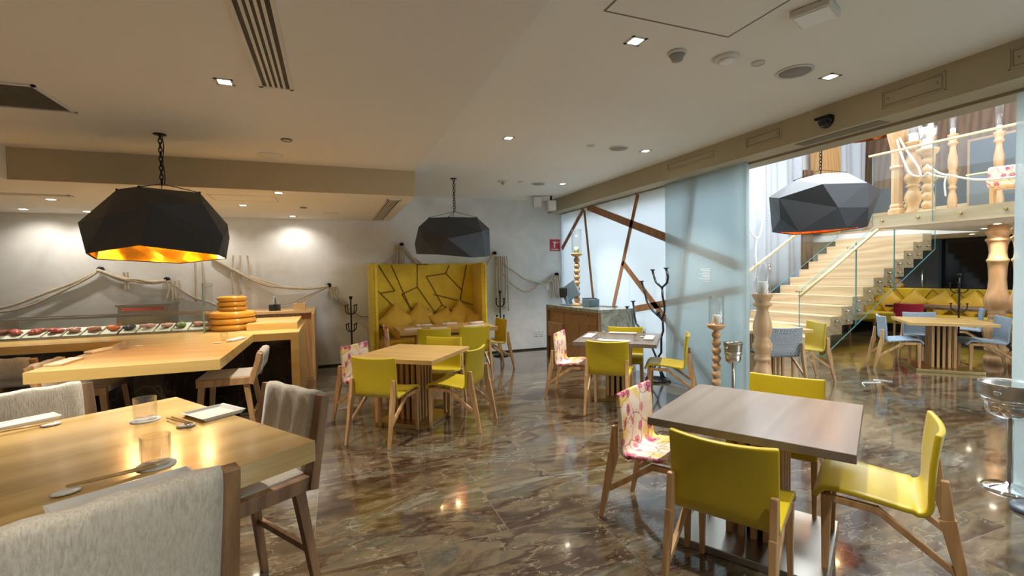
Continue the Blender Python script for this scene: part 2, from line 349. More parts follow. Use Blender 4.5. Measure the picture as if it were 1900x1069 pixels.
# timber strips fixed to the fixed panes
def strip_bar(p,q,w=.075):
    b=nb(); P=Vector((GX-.012,p[0],p[1])); Q=Vector((GX-.012,q[0],q[1])); d=(Q-P).normalized(); s=Vector((1,0,0)).cross(d)
    vs=[]
    for c in(P,Q):
        for a,e in((-1,-1),(1,-1),(1,1),(-1,1)): vs.append(b.verts.new(c+s*(w/2*a)+Vector((.006*e,0,0))))
    for f in((3,2,1,0),(4,5,6,7),(0,1,5,4),(1,2,6,5),(2,3,7,6),(3,0,4,7)): b.faces.new([vs[i] for i in f])
    return b
for i,(p,q,wd) in enumerate([((7.87,2.78),(8.78,2.07),.085),((7.84,2.75),(7.40,.2),.06),((6.17,2.78),(7.2,.2),.075),((7.72,2.80),(4.15,1.60),.12),((6.60,1.73),(4.45,.02),.09),((6.27,.98),(4.15,1.35),.10),((4.93,2.79),(5.36,.30),.085)]):
    o=struct('trim_%d'%(6+i),strip_bar(p,q,wd),M['strip'])
# atrium shell
b=nb(); bx(b,4.72,13.6,8.6,8.75,0,6.5); struct('wall_far',b,M['wall'])
b=nb(); bx(b,13.5,13.7,-4.2,10.5,0,2.25); struct('wall_right',b,M['blackg'])
b=nb(); bx(b,13.5,13.7,-4.2,10.5,3.0,3.62); struct('wall_right',b,M['slate'])  # blue-grey band: reflection in the railing glass put into the wall colour
b=nb(); bx(b,13.5,13.7,-4.2,10.5,2.25,3.0); struct('wall_right',b,M['oakY'])
b=nb(); bx(b,13.5,13.7,-4.2,10.5,3.62,6.5); struct('wall_right',b,M['brownw'])
b=nb(); bx(b,4.72,13.6,-4.3,-4.2,0,6.5); struct('wall_front',b,M['wall'])
b=nb(); bx(b,4.56,4.72,-4.2,YB,3.6,6.5); struct('wall_left',b,M['wall'])
# mezzanine slab
b=nb(); bx(b,8.4,13.5,-4.2,5.15,2.40,2.42); bx(b,11.45,13.5,5.15,8.6,2.40,2.42); struct('floor',b,M['oak'])
b=nb(); bx(b,8.42,13.5,-4.2,5.13,2.22,2.40); bx(b,11.47,13.5,5.13,8.6,2.22,2.40); struct('ceiling',b,M['ceil2'])
b=nb(); bx(b,8.395,8.42,-4.2,5.15,2.22,2.42); bx(b,8.42,11.45,5.13,5.15,2.22,2.42); struct('trim_14',b,M['oakY'])
# ================================================================ staircase
st=thing('staircase','wide pale oak staircase climbing to the mezzanine in the atrium','staircase')
for k in range(-3,10):
    x=8.46+.2986*k; z=.69+.1727*k
    b=nb(); bx(b,x,min(x+.61,11.44),5.9,7.66,max(0,z-.172),z,.004); obj('step',b,M['oakY'],st)
bolts=nb()
for k in range(0,9):
    x=8.46+.2986*k; z=.69+.1727*k
    for dx in(.12,.42): tube(bolts,[(x+dx,5.9,z-.09),(x+dx,5.83,z-.09)],.014,8)
obj('bolt',bolts,M['steel'],st)
def glass_poly(name,pts,y,parent,th=.014,edge=True):
    b=nb(); v0=[b.verts.new((x,y-th/2,z)) for x,z in pts]; v1=[b.verts.new((x,y+th/2,z)) for x,z in pts]; n=len(pts)
    b.faces.new(v0); b.faces.new(v1[::-1])
    for i in range(n): b.faces.new((v0[i],v1[i],v1[(i+1)%n],v0[(i+1)%n]))
    o=obj(name,b,M['pane'],parent)
    e=nb()
    P=[(x,y,z) for x,z in pts]
    for a,c in zip(P,P[1:]+P[:1]): bar(e,a,c,.015,.007)
    obj('edge',e,M['edge'],o)
    return o
bal=thing('stair_balustrade','clear glass balustrade with round handrail on the near side of the oak staircase','balustrade')
sl=.1727/.2986
def zt(x): return 1.19+(x-7.54)*sl
def zb(x): return max(.0,(x-8.18)*.599)
xs=[7.55,9.02,10.11,11.40]
for a,c in zip(xs,xs[1:]):
    a2=a+.008; c2=c-.008
    pts=[(a2,zb(a2))]+([(8.18,0)] if a2<8.18<c2 else [])+[(c2,zb(c2)),(c2,zt(c2)),(a2,zt(a2))]
    glass_poly('pane',pts,5.815,bal)
b=nb(); tube(b,[(7.50,5.76,zt(7.50)-.06),(9.6,5.76,zt(9.6)-.06),(11.4,5.76,zt(11.4)-.06)],.028,10); obj('handrail',b,M['rail'],bal)
b=nb()
for x in(7.62,8.95,10.2,11.2): tube(b,[(x,5.76,zt(x)-.09),(x,5.81,zt(x)-.09)],.012,6); tube(b,[(x,5.82,zt(x)-.06),(x,5.93,zt(x)-.06)],.014,6)
obj('bracket',b,M['brass'],bal)
fr=thing('stair_balustrade','glass balustrade with thin gold handrail beside the white curtains','balustrade')
glass_poly('pane',[(7.9,.35),(11.3,2.3),(11.3,3.15),(7.9,1.20)],7.72,fr)
b=nb(); tube(b,[(7.9,7.68,1.22),(11.3,7.68,3.17)],.028,10); obj('handrail',b,M['rail'],fr)
# mezzanine balustrade
mb=thing('mezzanine_balustrade','long glass balustrade with gold top rail along the mezzanine edge','balustrade')
ys=[5.15,4.32,3.98-0.58,2.5,1.6]
for a,c in zip([5.15,4.32,3.40,2.48,1.56],[4.33,3.41,2.49,1.57,.65]):
    o=obj('pane',L(bx,8.368,8.382,c,a-.012,2.25,3.40),M['pane'],mb)
    e=nb(); bar(e,(8.375,a-.006,2.25),(8.375,a-.006,3.40),.015,.007); obj('edge',e,M['edge'],o)
obj('top_rail',L(bx,8.352,8.40,.65,5.2,3.40,3.43,.004),M['rail'],mb)
b=nb()
for y in(5.0,4.5,3.98,3.5,3.0,2.5): tube(b,[(8.40,y,2.33),(8.34,y,2.33)],.018,10)
obj('bolt',b,M['brass'],mb)
# inner railing deeper on the mezzanine
ib=thing('inner_railing','low glass railing with gold rail farther back on the mezzanine','railing')
obj('pane',L(bx,10.9,10.914,3.6,5.1,2.42,3.22),M['pane'],ib)
obj('top_rail',L(bx,10.885,10.93,3.6,5.1,3.22,3.245),M['rail'],ib)
# curtains, pillars
def curtain(name,label,x0,x1,z0,z1,y,seed):
    rnd=random.Random(seed); b=nb(); n=int((x1-x0)/.04); rows=14; g=[]
    ph=[rnd.uniform(0,6) for _ in range(4)]
    for i in range(n+1):
        x=x0+(x1-x0)*i/n; col=[]
        for j in range(rows+1):
            t=j/rows; z=z0+(z1-z0)*t
            d=.05*math.sin(x*9+ph[0]+.4*math.sin(t*3+ph[1]))+.03*math.sin(x*23+ph[2]+t)+.02*math.sin(x*4+t*5+ph[3])
            col.append(b.verts.new((x,y+d,z)))
        g.append(col)
    for i in range(n):
        for j in range(rows): f=b.faces.new((g[i][j],g[i+1][j],g[i+1][j+1],g[i][j+1])); f.smooth=True
    o=obj(name,b,M['curtain']); m=o.modifiers.new('t','SOLIDIFY'); m.thickness=.006
    return tag(o,label,'curtain','linen curtains along the atrium wall')
curtain('curtain','white linen curtain with dark speckled band hanging left of the pendant in the atrium',6.2,9.55,.02,5.6,8.28,1)
curtain('curtain','plain white linen curtain falling behind the upper stairs beside the wood pillar',9.6,10.85,1.0,5.6,8.30,2)
curtain('curtain','white linen curtain between the two upright wood pillars above the stairs',12.15,13.3,2.5,5.6,8.30,3)
tag(obj('wood_pillar',L(bx,10.9,11.2,8.25,8.5,0,4.0,.01),M['brownw']),'narrow brown wood pillar rising behind the top stairs','pillar')
tag(obj('wood_pillar',L(bx,11.35,12.12,8.2,8.45,2.43,5.8,.01),M['oakZ']),'broad honey wood pillar behind the hanging pendant chain','pillar')
tag(obj('wood_cladding_box',L(bx,12.4,13.4,2.2,3.5,4.35,6.2,.01),M['oakZ']),'hanging wood box at the upper right corner of the mezzanine','box')
# ================================================================ furniture builders
def smooth(o): 
    for p in o.data.polygons: p.use_smooth=True
def rug_mods(o,th,bev=.006):
    m=o.modifiers.new('s','SOLIDIFY'); m.thickness=th; m.offset=0
    m=o.modifiers.new('b','BEVEL'); m.width=bev; m.segments=2; m.limit_method='ANGLE'; m.angle_limit=R(50)
CH_PROF=[(.235,.405),(.225,.43),(.20,.447),(.14,.455),(.05,.450),(-.05,.440),(-.12,.432),(-.17,.432),(-.205,.445),(-.222,.475),(-.228,.52),(-.234,.60),(-.243,.68),(-.255,.75),(-.268,.81)]
def shell_mesh(parent,mat,wf=.235,wb=.235):
    P=catmull([(0,y,z) for y,z in CH_PROF],3); n=10; b=nb(); g=[]
    for i,p in enumerate(P):
        t=i/(len(P)-1); back=max(0,(t-.52)/.48); w=wf if t<.5 else wf+(wb-wf)*back
        row=[]
        for j in range(n+1):
            s=-1+2*j/n; q=abs(s)
            y=p.y+back*.030*(s*s); z=p.z+(.012*s*s if back>.9 else 0)+(0.012*s*s*(1-back) if .12<t<.5 else 0)
            ww=w
            if t<.06: ww=w-.012*(1-t/.06)
            row.append(b.verts.new((s*ww,y,z)))
        g.append(row)
    for i in range(len(g)-1):
        for j in range(n): f=b.faces.new((g[i][j],g[i][j+1],g[i+1][j+1],g[i+1][j])); f.smooth=True
    o=obj('shell',b,mat,parent); rug_mods(o,.026,.008); return o
def make_chair(name,label,mat,woodmat,group):
    t=thing(name,label,'chair',(0,0,0),0,group)
    shell_mesh(t,mat)
    for s in(-1,1):
        b=nb(); bar(b,(s*.222,-.262,.615),(s*.222,-.275,.42),.030,.03,.032,.05,bev=.004); bar(b,(s*.222,-.272,.44),(s*.228,-.365,0),.034,.062,.022,.028,bev=.004); obj('leg',b,woodmat,t)
        b=nb(); bar(b,(s*.212,.185,.425),(s*.215,.19,0),.036,.048,.024,.028,bev=.004); obj('leg',b,woodmat,t)
        b=nb(); bar(b,(s*.212,.19,.412),(s*.212,-.03,.405),.026,.035,.026,.035,bev=.004); bar(b,(s*.212,-.02,.405),(s*.222,-.305,.20),.024,.034,.024,.03,bev=.004); obj('side_brace',b,woodmat,t)
    b=nb(); bar(b,(-.21,.185,.405),(.21,.185,.405),.03,.035); obj('seat_rail',b,woodmat,t)
    return t
chairs={}
def chair(kind,x,y,rot,label,group):
    mats={'yellow':('yellow','oakZ'),'floral':('floral','oakZ'),'blue':('blue','oakZ'),'damask':('damask','oakZ'),'red':('red','oakZ')}[kind]
    if kind not in chairs:
        t=make_chair('dining_chair',label,M[mats[0]],M[mats[1]],group); chairs[kind]=t
        t.location=(x,y,0); t.rotation_euler=(0,0,R(rot))
    else: dup(chairs[kind],(x,y,0),R(rot),label,group)
g1='chairs around the bare table in the right foreground'; g2='chairs around the bare oak table in the middle'; g3='chairs at the table before the yellow booth'; g4='chairs around the table beside the reception counter'; g5='chairs around the atrium table at the glass edge'; g6='chairs around the atrium table under the mezzanine'
chair('yellow',1.84,1.76,300,'yellow leather dining chair seen from behind at the front of the right foreground table',g1)
chair('yellow',2.62,1.60,31,'yellow leather dining chair with its side to us, rightmost at the foreground table',g1)
chair('floral',1.96,2.39,209,'floral print dining chair left of the right foreground table',g1)
chair('yellow',2.80,2.29,121,'yellow leather dining chair on the far side of the right foreground table',g1)
chair('yellow',.48,4.76,322,'yellow dining chair with back to us, nearest at the bare oak table in the middle',g2)
chair('yellow',1.19,4.83,51,'yellow dining chair turned left on the right side of the middle oak table',g2)
chair('floral',.39,5.40,231,'floral print dining chair at the left of the middle oak table',g2)
chair('yellow',1.10,5.46,141,'yellow dining chair facing us behind the middle oak table',g2)
chair('yellow',1.37,6.84,350,'yellow dining chair in front of the booth table, left of two side by side',g3)
chair('yellow',1.93,6.86,0,'yellow dining chair in front of the booth table, right of two side by side',g3)
chair('yellow',2.42,7.48,93,'yellow dining chair at the right end of the booth table by the coat stand',g3)
chair('floral',.98,7.42,270,'floral print dining chair at the left end of the booth table',g3)
chair('floral',2.88,5.25,227,'floral print dining chair left of the laid table before the reception counter',g4)
chair('yellow',2.97,4.63,318,'yellow dining chair with back to us at the laid table before the reception counter',g4)
chair('yellow',3.80,4.68,49,'yellow dining chair facing left in front of the frosted glass wall',g4)
chair('yellow',3.61,5.28,143,'yellow dining chair behind the laid table, against the marble reception counter',g4)
chair('damask',5.55,4.63,338,'grey damask dining chair with back to us beyond the turned wood candlestick',g5)
chair('yellow',6.21,4.78,65,'bright yellow dining chair in the atrium, right end of the sunlit table',g5)
chair('yellow',6.05,5.78,158,'bright yellow dining chair in the atrium behind the sunlit table',g5)
chair('damask',5.08,5.25,245,'grey damask dining chair at the left end of the sunlit atrium table',g5)
chair('blue',8.28,4.68,224,'blue grey tweed dining chair on the left of the atrium table under the mezzanine',g6)
chair('blue',9.0,4.68,145,'blue grey tweed dining chair behind the atrium table under the mezzanine',g6)
chair('blue',9.10,4.05,43,'blue grey tweed dining chair on the right of the atrium table before the columns',g6)
g7='chairs by the long yellow banquette under the mezzanine'
chair('red',11.25,6.2,300,'red leather dining chair under the mezzanine',g7)
chair('blue',10.55,4.95,30,'blue tweed dining chair half hidden behind the turned column under the mezzanine',g7)
chair('yellow',11.0,4.3,60,'yellow dining chair deep under the mezzanine beside the coat stand',g7)
def make_table(name,label,x,y,rot,sx,sy,top,group,basew=.62,h=.75,baset=.03,mb='brass'):
    t=thing(name,label,'table',(x,y,0),R(rot),group)
    obj('tabletop',L(box,(0,0,h-.022),(sx,sy,.044),0,.003),M[top],t)
    obj('base_plate',L(box,(0,0,.022),(basew,basew,.044),0,.004),M[mb],t)
    b=nb()
    n=5
    for i in range(n):
        for j in range(n):
            if 0<i<n-1 and 0<j<n-1: continue
            box(b,(-.13+.065*i,-.13+.065*j,h/2-.002),(.034,.034,h-.09),0,.003)
    obj('slatted_pedestal',b,M['oakZ'],t)
    obj('inner_post',L(box,(0,0,h/2),(.11,.11,h-.09)),M['dark'],t)
    return t
gt='square pedestal dining tables'
make_table('dining_table','bare grey brown square table on metal base in the right foreground',2.33,2.05,30.8,.97,.97,'greytop',gt,.74,mb='steel')
make_table('dining_table','bare square oak table in the middle of the marble floor',.80,5.15,-39,.93,.92,'oaktop',gt,.60)
make_table('dining_table','laid square table before the reception counter',3.355,5.03,-41.5,.97,.97,'greytop',gt,.60)
make_table('dining_table','sunlit square table just beyond the frosted glass in the atrium',5.80,5.08,-23,.96,.96,'oaktop',gt,.6)
make_table('dining_table','square oak table under the mezzanine with brass slatted pedestal',8.71,4.36,-47.4,1.0,1.0,'oaktop',gt,.78)
t=thing('booth_table','long laid oak table in front of the yellow booth','table',(1.655,7.385,0))
obj('tabletop',L(bx,-.755,.755,-.415,.415,.69,.75,.004),M['oaktop'],t)
for s in(-1,1):
    obj('pedestal',L(box,(s*.4,0,.36),(.14,.14,.66),0,.004),M['oakZ'],t); obj('base_plate',L(box,(s*.4,0,.018),(.34,.5,.036)),M['steel'],t)
t=thing('dark_table','dark wood table in front of the yellow banquette under the mezzanine','table',(11.7,5.4,0))
obj('tabletop',L(bx,-.35,.35,-1.3,1.3,.70,.75,.004),M['brownw'],t)
for s in(-1,1): obj('pedestal',L(bx,-.06,.06,s*.8-.06,s*.8+.06,0,.70),M['dark'],t)
# ---------------------------------------------------------------- yellow booth
bo=thing('high_back_booth','high backed mustard yellow tufted booth sofa against the white wall','sofa',(1.58,8.4,0))
Xh=1.0
b=nb(); bx(b,-Xh+.02,Xh-.02,.16,.40,.12,1.785,.03); obj('backrest',b,M['booth'],bo)
for s in(-1,1):
    b=nb(); bx(b,s*Xh-s*.11,s*Xh,-.42,.40,.10,1.79,.035); w=obj('side_wing',b,M['booth'],bo)
    b=nb()
    for k in range(46): z=.2+k*.034; bmesh.ops.create_icosphere(b,subdivisions=1,radius=.009,matrix=Matrix.Translation((s*(Xh-.055),-.424,z)))
    obj('nailhead_trim',b,M['stitch'],w)
b=nb(); bx(b,-Xh+.11,Xh-.11,-.36,.2,.30,.47,.03); obj('seat_cushion',b,M['booth'],bo)
b=nb(); bx(b,-Xh+.11,Xh-.11,-.33,.2,.04,.30,.01); obj('seat_base',b,M['booth'],bo)
# patchwork seams on the back (thing-local x, z)
S=[((-.82,1.76),(-.55,1.30)),((-.60,1.76),(-.28,.98)),((-.88,1.35),(-.42,.86)),((-.14,1.77),(-.15,1.36)),((-.15,1.36),(-.43,1.24)),((-.15,1.36),(.22,.80)),((-.55,1.30),(-.80,1.27)),((-.43,1.24),(-.28,.98)),((-.15,1.77),(.06,1.77)),((.02,1.55),(.38,1.60)),((.38,1.60),(.45,1.76)),((.02,1.55),(.30,1.02)),((.38,1.60),(.68,1.28)),((.14,1.22),(.64,1.08)),((.64,1.08),(.78,1.76)),((.64,1.08),(.88,1.0)),((.30,1.02),(.12,.85)),((.30,1.02),(.62,.80)),((-.28,.98),(-.15,.62)),((-.42,.86),(-.85,.65)),((-.28,.98),(.05,.95)),((.66,.98),(.80,.60))]
b=nb(); b2=nb()
for (x0,z0),(x1,z1) in S:
    tube(b,[(x0,.158,z0),(x1,.158,z1)],.009,6)
    n=max(2,int(math.hypot(x1-x0,z1-z0)/.035)); dx,dz=(x1-x0)/n,(z1-z0)/n; l=math.hypot(dx,dz); px,pz=-dz/l*.016,dx/l*.016
    for k in range(n): tube(b2,[(x0+dx*(k+.5)-px,.152,z0+dz*(k+.5)-pz),(x0+dx*(k+.5)+px,.152,z0+dz*(k+.5)+pz)],.004,4)
obj('quilting_seam',b,M['stitch'],bo); obj('cross_stitch',b2,M['stitch'],bo)
def cushion_bm(s=.46,th=.15):
    b=nb(); n=12; top=[];bot=[]
    for i in range(n+1):
        r1=[];r2=[]
        for j in range(n+1):
            u=-1+2*i/n; v=-1+2*j/n; pin=1-.07*(1-abs(u))*0
            e=((1-u*u)*(1-v*v))**.42; x=u*s/2*(1-.07*(1-v*v)); z=v*s/2*(1-.07*(1-u*u))
            p=b.verts.new((x,-th/2*e-.004,z)); r1.append(p); r2.append(b.verts.new((x,th/2*e+.004,z)))
        top.append(r1);bot.append(r2)
    for i in range(n):
        for j in range(n):
            for g,fl in((top,0),(bot,1)):
                q=(g[i][j],g[i+1][j],g[i+1][j+1],g[i][j+1]); f=b.faces.new(q[::-1] if fl else q); f.smooth=True
    for i in range(n):
        for a,c in(((i,0),(i+1,0)),((i,n),(i+1,n)),((0,i),(0,i+1)),((n,i),(n,i+1))):
            b.faces.new((top[a[0]][a[1]],top[c[0]][c[1]],bot[c[0]][c[1]],bot[a[0]][a[1]]))
    bmesh.ops.remove_doubles(b,verts=b.verts,dist=.0001)
    return b
cu=obj('throw_cushion',cushion_bm(),M['cush']); tag(cu,'pale gold square cushion standing on its corner, leftmost in the booth','cushion','cushions in the yellow booth')
cu0=cu
def cushion(x,y,z,ry,rx=-12,rz=0,label='',s=1.0,group='cushions in the yellow booth',first=False):
    o=cu0 if first else cu0.copy()
    if not first: C.objects.link(o)
    o.location=(x,y,z); o.rotation_euler=(Matrix.Rotation(R(rz),3,'Z')@Matrix.Rotation(R(rx),3,'X')@Matrix.Rotation(R(ry),3,'Y')).to_euler(); o.scale=(s,s,s)
    if label: o['label']=label
    o['group']=group; return o
cushion(1.02,8.32,.78,45,-20,0,'',1.05,first=True)
cushion(1.45,8.40,.78,42,-14,0,'deep gold square cushion standing on its corner, second from left in the booth',1.05)
cushion(1.86,8.34,.72,68,-20,8,'gold cushion lying low and tilted between two upright ones in the booth',.95)
cushion(2.20,8.36,.80,40,-14,0,'gold cushion standing on its corner near the right wing of the booth',1.0)
cushion(2.36,8.20,.70,10,-18,-30,'small gold cushion tucked into the right wing of the booth',.75)
# ---------------------------------------------------------------- coat stands
def coat_stand(name,label,x,y,h,mat=M['black'],sc=1.0,base=.15):
    t=thing(name,label,'coat stand',(x,y,0),0,'black iron coat stands')
    obj('base',L(lathe,[(0,0),(base,0),(base,.012),(base*.9,.02),(.03,.03),(.022,.09),(0,.09)]),mat,t)
    obj('pole',L(tube,[(0,0,.02),(0,0,h)],.013,8),mat,t)
    obj('finial',L(lathe,[(0,h-.02),(.02,h-.015),(.03,h+.01),(.03,h+.03),(0,h+.04)],12),mat,t)
    for lv,(z,r,hh) in enumerate(((h-.22,.10,.16),(h-.52,.09,.12))):
        for k in range(4):
            a=k*PI/2+.5; c,s=math.cos(a),math.sin(a); b=nb()
            tube(b,catmull([(0,0,z-.04),(r*.5*c,r*.5*s,z-.05),(r*c,r*s,z),(r*c*1.05,r*s*1.05,z+hh*.6)],5),.008,6)
            lathe(b,[(0,-.004),(.018,0),(.02,.012),(0,.016)],10,(r*c*1.05,r*s*1.05,z+hh*.6)); obj('hook',b,mat,t)
    return t
coat_stand('coat_stand','black iron coat stand left of the yellow booth against the wall',.28,8.5,1.20)
coat_stand('coat_stand','black iron coat stand right of the yellow booth beside the hanging ropes',2.98,8.45,1.22)
coat_stand('coat_stand','dark iron coat stand in the atrium beside the column under the mezzanine',9.30,4.42,1.42)
# ---------------------------------------------------------------- banquette under mezzanine
bq=thing('long_banquette','long lemon yellow quilted banquette along the dark glass wall under the mezzanine','sofa',(13.2,5.8,0))
obj('backrest',L(bx,.0,.25,-4.0,2.7,.10,1.05,.03),M['booth'],bq)
obj('seat_cushion',L(bx,-.55,.0,-4.0,2.7,.20,.46,.03),M['booth'],bq)
obj('seat_base',L(bx,-.5,.0,-4.0,2.7,.0,.20),M['dark'],bq)
obj('return_backrest',L(bx,-2.6,.0,2.25,2.5,.30,.98,.03),M['booth'],bq)
obj('return_seat',L(bx,-2.6,-.56,1.75,2.25,.30,.46,.03),M['booth'],bq)
b=nb()
for x in(-2.5,-1.6,-.7):
    for y in(1.82,2.4): bar(b,(x,y,.30),(x,y,0),.05,.05,.03,.03)
obj('leg_frame',b,M['oakZ'],bq)
b=nb(); rr=random.Random(3)
y=-3.8
while y<2.4:
    y2=y+rr.uniform(.25,.5); tube(b,[(-.002,y,.5),(-.002,y2,1.03)],.008,5); tube(b,[(-.002,y2,1.03),(-.002,y2+.3,.62)],.008,5); y=y2
obj('quilting_seam',b,M['stitch'],bq)
for k,(y,ry,l) in enumerate([(7.6,45,'lemon yellow cushion on the long banquette, at its stair end'),(7.05,40,'lemon yellow cushion on the long banquette, second from the stair end'),(6.5,50,'lemon yellow cushion on the long banquette, third from the stair end'),(5.95,45,'lemon yellow cushion on the long banquette, fourth from the stair end'),(5.4,40,'lemon yellow cushion on the long banquette behind the left turned column'),(4.8,45,'lemon yellow cushion on the long banquette between the two turned columns')]):
    o=cushion(13.02,y,.72,ry,-14,-90,l,1.0,'cushions on the long banquette')
o=cushion(11.6,7.9,.72,10,-14,0,'yellow cushion leaning on the short return of the banquette behind the stair glass',1.0,'cushions on the long banquette')
cushion(12.4,7.85,.74,40,-14,0,'yellow cushion in the inner corner of the banquette behind the stair glass',1.1,'cushions on the long banquette')
t=thing('fridge_cabinet','tall dark fridge with curved steel handle behind the banquette','fridge',(13.42,7.1,0))
obj('body',L(bx,-.06,.07,-.35,.55,1.06,2.2,.004),M['slate'],t); obj('handle',L(tube,catmull([(-.06,-.05,1.08),(-.12,-.06,1.16),(-.13,-.06,1.3),(-.12,-.06,1.42),(-.06,-.05,1.5)],5),.014,8),M['chrome'],t)
for k,(y,z,r,l) in enumerate(((-.12,.06,.06,'bottom left'),(0,.06,.055,'bottom middle'),(.12,.06,.06,'bottom right'),(-.06,.165,.055,'middle row left'),(.06,.165,.06,'middle row right'),(0,.265,.05,'topmost'))):
    b=nb(); tube(b,[(-.12,0,0),(.08,0,0)],r,12); o=obj('cut_log',b,M['turned']); o.location=(13.33,7.62-y,1.052+z); tag(o,'%s cut log in the small stack behind the banquette'%l,'log','cut logs stacked behind the banquette')
# ---------------------------------------------------------------- turned columns
COL=[(.0,0),(.15,0),(.15,.10),(.13,.12),(.11,.16),(.14,.20),(.145,.24),(.11,.28),(.10,.32),(.11,.36),(.145,.46),(.155,.55),(.14,.64),(.105,.70),(.10,.73),(.115,.75),(.10,.77),(.10,.80),(.112,.82),(.10,.84),(.13,.88),(.16,.97),(.16,1.05),(.135,1.12),(.115,1.20),(.105,1.35),(.11,1.50),(.12,1.62),(.135,1.64),(.135,1.67),(.115,1.69),(.105,1.78),(.115,1.90),(.135,1.96),(.15,1.97),(.15,2.0),(.12,2.02),(.125,2.05),(.15,2.09),(.15,2.13),(.125,2.15),(.125,2.2185),(0,2.2185)]
def column(x,y,label):
    o=obj('turned_column',L(lathe,COL,28),M['turned']); o.location=(x,y,0); return tag(o,label,'column','turned wood columns under the mezzanine')
column(9.93,4.23,'turned oak column under the mezzanine edge, the left one of two')
column(9.62,3.80,'turned oak column under the mezzanine edge, the right one beside the glass jamb')
# ---------------------------------------------------------------- candlesticks
def candlestick(label,x,y,z,prof,cup_r,h_c,gl_r,gl_h,cm='candle',group=None,c_r=.045,mat='turned'):
    t=thing('candlestick',label,'candlestick',(x,y,z),0,group)
    H=prof[-1][1]
    obj('turned_stem',L(lathe,prof,24),M[mat],t)
    obj('candle',L(lathe,[(0,H),(c_r,H),(c_r,H+h_c-.004),(c_r*.9,H+h_c),(0,H+h_c-.006)],20),M[cm],t)
    obj('wick',L(tube,[(0,0,H+h_c-.01),(0,0,H+h_c+.015)],.0025,5),M['dark'],t)
    if gl_h: obj('glass_chimney',L(lathe,[(gl_r,H+.001),(gl_r,H+gl_h),(gl_r-.004,H+gl_h),(gl_r-.004,H+.001),(gl_r,H+.001)],28),M['glass'],t)
    return t
def balls(n,r,z0,base,cup,hc):
    p=[(0,0),(base,0),(base,.02),(base*.8,.035),(r*.6,.05)]; z=.05+z0; 
    for i in range(n):
        for k in range(7): a=-1.2+2.4*k/6; p.append((max(r*.5,r*math.cos(a)),z+r*.9+r*.9*math.sin(a)/math.sin(1.2)))
        z+=r*1.8
    p+=[(r*.6,z+.01),(cup*.55,z+.015),(cup*.9,z+hc*.5),(cup,z+hc*.85),(cup,z+hc),(0,z+hc)]; return p
gC='tall wooden candlesticks with glass chimneys'
candlestick('ball turned wooden candlestick with pale green candle standing on the reception counter',4.0,7.27,1.0,balls(8,.055,0,.09,.105,.07),.1,.11,.085,.42,'cgreen',gC,.045)
candlestick('ball turned wooden candlestick with cream candle on the floor before the frosted glass',4.22,4.30,0,balls(9,.052,-.03,.10,.105,.08),.1,.11,.085,.33,'candle',gC,.045)
BAL=[(0,0),(.10,0),(.10,.06),(.07,.10),(.075,.16),(.10,.24),(.105,.32),(.085,.40),(.06,.46),(.065,.48),(.09,.50),(.09,.52),(.065,.54),(.085,.58),(.108,.64),(.108,.68),(.085,.73),(.09,.74),(.07,.75),(.095,.80),(.105,.88),(.10,.95),(.075,1.03),(.065,1.09),(.07,1.13),(.105,1.15),(.108,1.17),(.08,1.19),(.09,1.22),(.115,1.27),(.115,1.29),(0,1.29)]
candlestick('baluster shaped oak candlestick with thick white candle by the glass wall edge',4.79,4.16,0,BAL,.1,.145,.09,.36,'candle',gC,.055)
gM='candlesticks on the mezzanine'
def scalep(P,sr,sz): return [(r*sr,z*sz) for r,z in P]
SQ=[(0,0),(.15,0),(.15,.10),(.12,.12),(.125,.16),(.10,.20),(.10,.75),(.13,.79),(.105,.83),(.10,1.0),(.12,1.12),(.17,1.30),(.18,1.36),(.15,1.40),(.19,1.42),(.17,1.45),(0,1.45)]
tag(obj('carved_post',L(lathe,[(r*.8,z) for r,z in SQ],8,(8.75,5.0,2.42),False),M['turned']),'faceted carved wood post at the left corner of the mezzanine','post')
candlestick('baluster wooden candlestick on the mezzanine, left of the ball turned one',8.8,4.80,2.42,scalep(BAL,1.08,.90),.1,.14,.12,.36,'candle',gM,.06)
candlestick('ball turned wooden candlestick with white candle in glass on the mezzanine edge',8.70,4.55,2.42,balls(6,.075,0,.13,.14,.12),.1,.16,.12,.33,'candle',gM,.06)
candlestick('slender wooden candlestick farther back on the mezzanine, left of three',10.5,5.0+.45,2.42,scalep(BAL,.72,1.32),.1,.12,.065,.4,'candle',gM,.04)
candlestick('slender wooden candlestick farther back on the mezzanine, middle of three',11.2,5.45,2.42,scalep(BAL,.72,1.30),.1,.12,.065,.5,'candle',gM,.04)
candlestick('slender wooden candlestick farther back on the mezzanine, right of three',11.6,4.95,2.42,scalep(BAL,.72,1.26),.1,.12,.065,.5,'candle',gM,.04)
# floral armchair on mezzanine
t=thing('armchair','floral print upholstered armchair behind the mezzanine glass at the right','armchair',(10.0,4.05,2.42),R(20))
obj('backrest',L(bx,-.36,.36,-.30,-.14,.40,1.12,.05),M['floral'],t); obj('seat',L(bx,-.34,.34,-.26,.32,.38,.52,.04),M['floral'],t)
for sx in(-1,1):
    obj('armrest',L(bx,sx*.36,sx*.26,-.25,.30,.45,.68,.03),M['floral'],t)
    for yy in(-.22,.26): obj('leg',L(bar,(sx*.28,yy,.40),(sx*.30,yy,0),.05,.05,.035,.035),M['oakZ'],t)
# pictures
t=thing('picture_frame','reddish framed picture standing high at the back of the mezzanine','picture',(13.3,5.75,2.42))
obj('frame',L(bx,-.02,.0,-.45,.45,.0,1.95,.005),M['cab'],t); obj('canvas',L(bx,-.03,-.02,-.40,.40,.05,1.90),M['slate'],t)
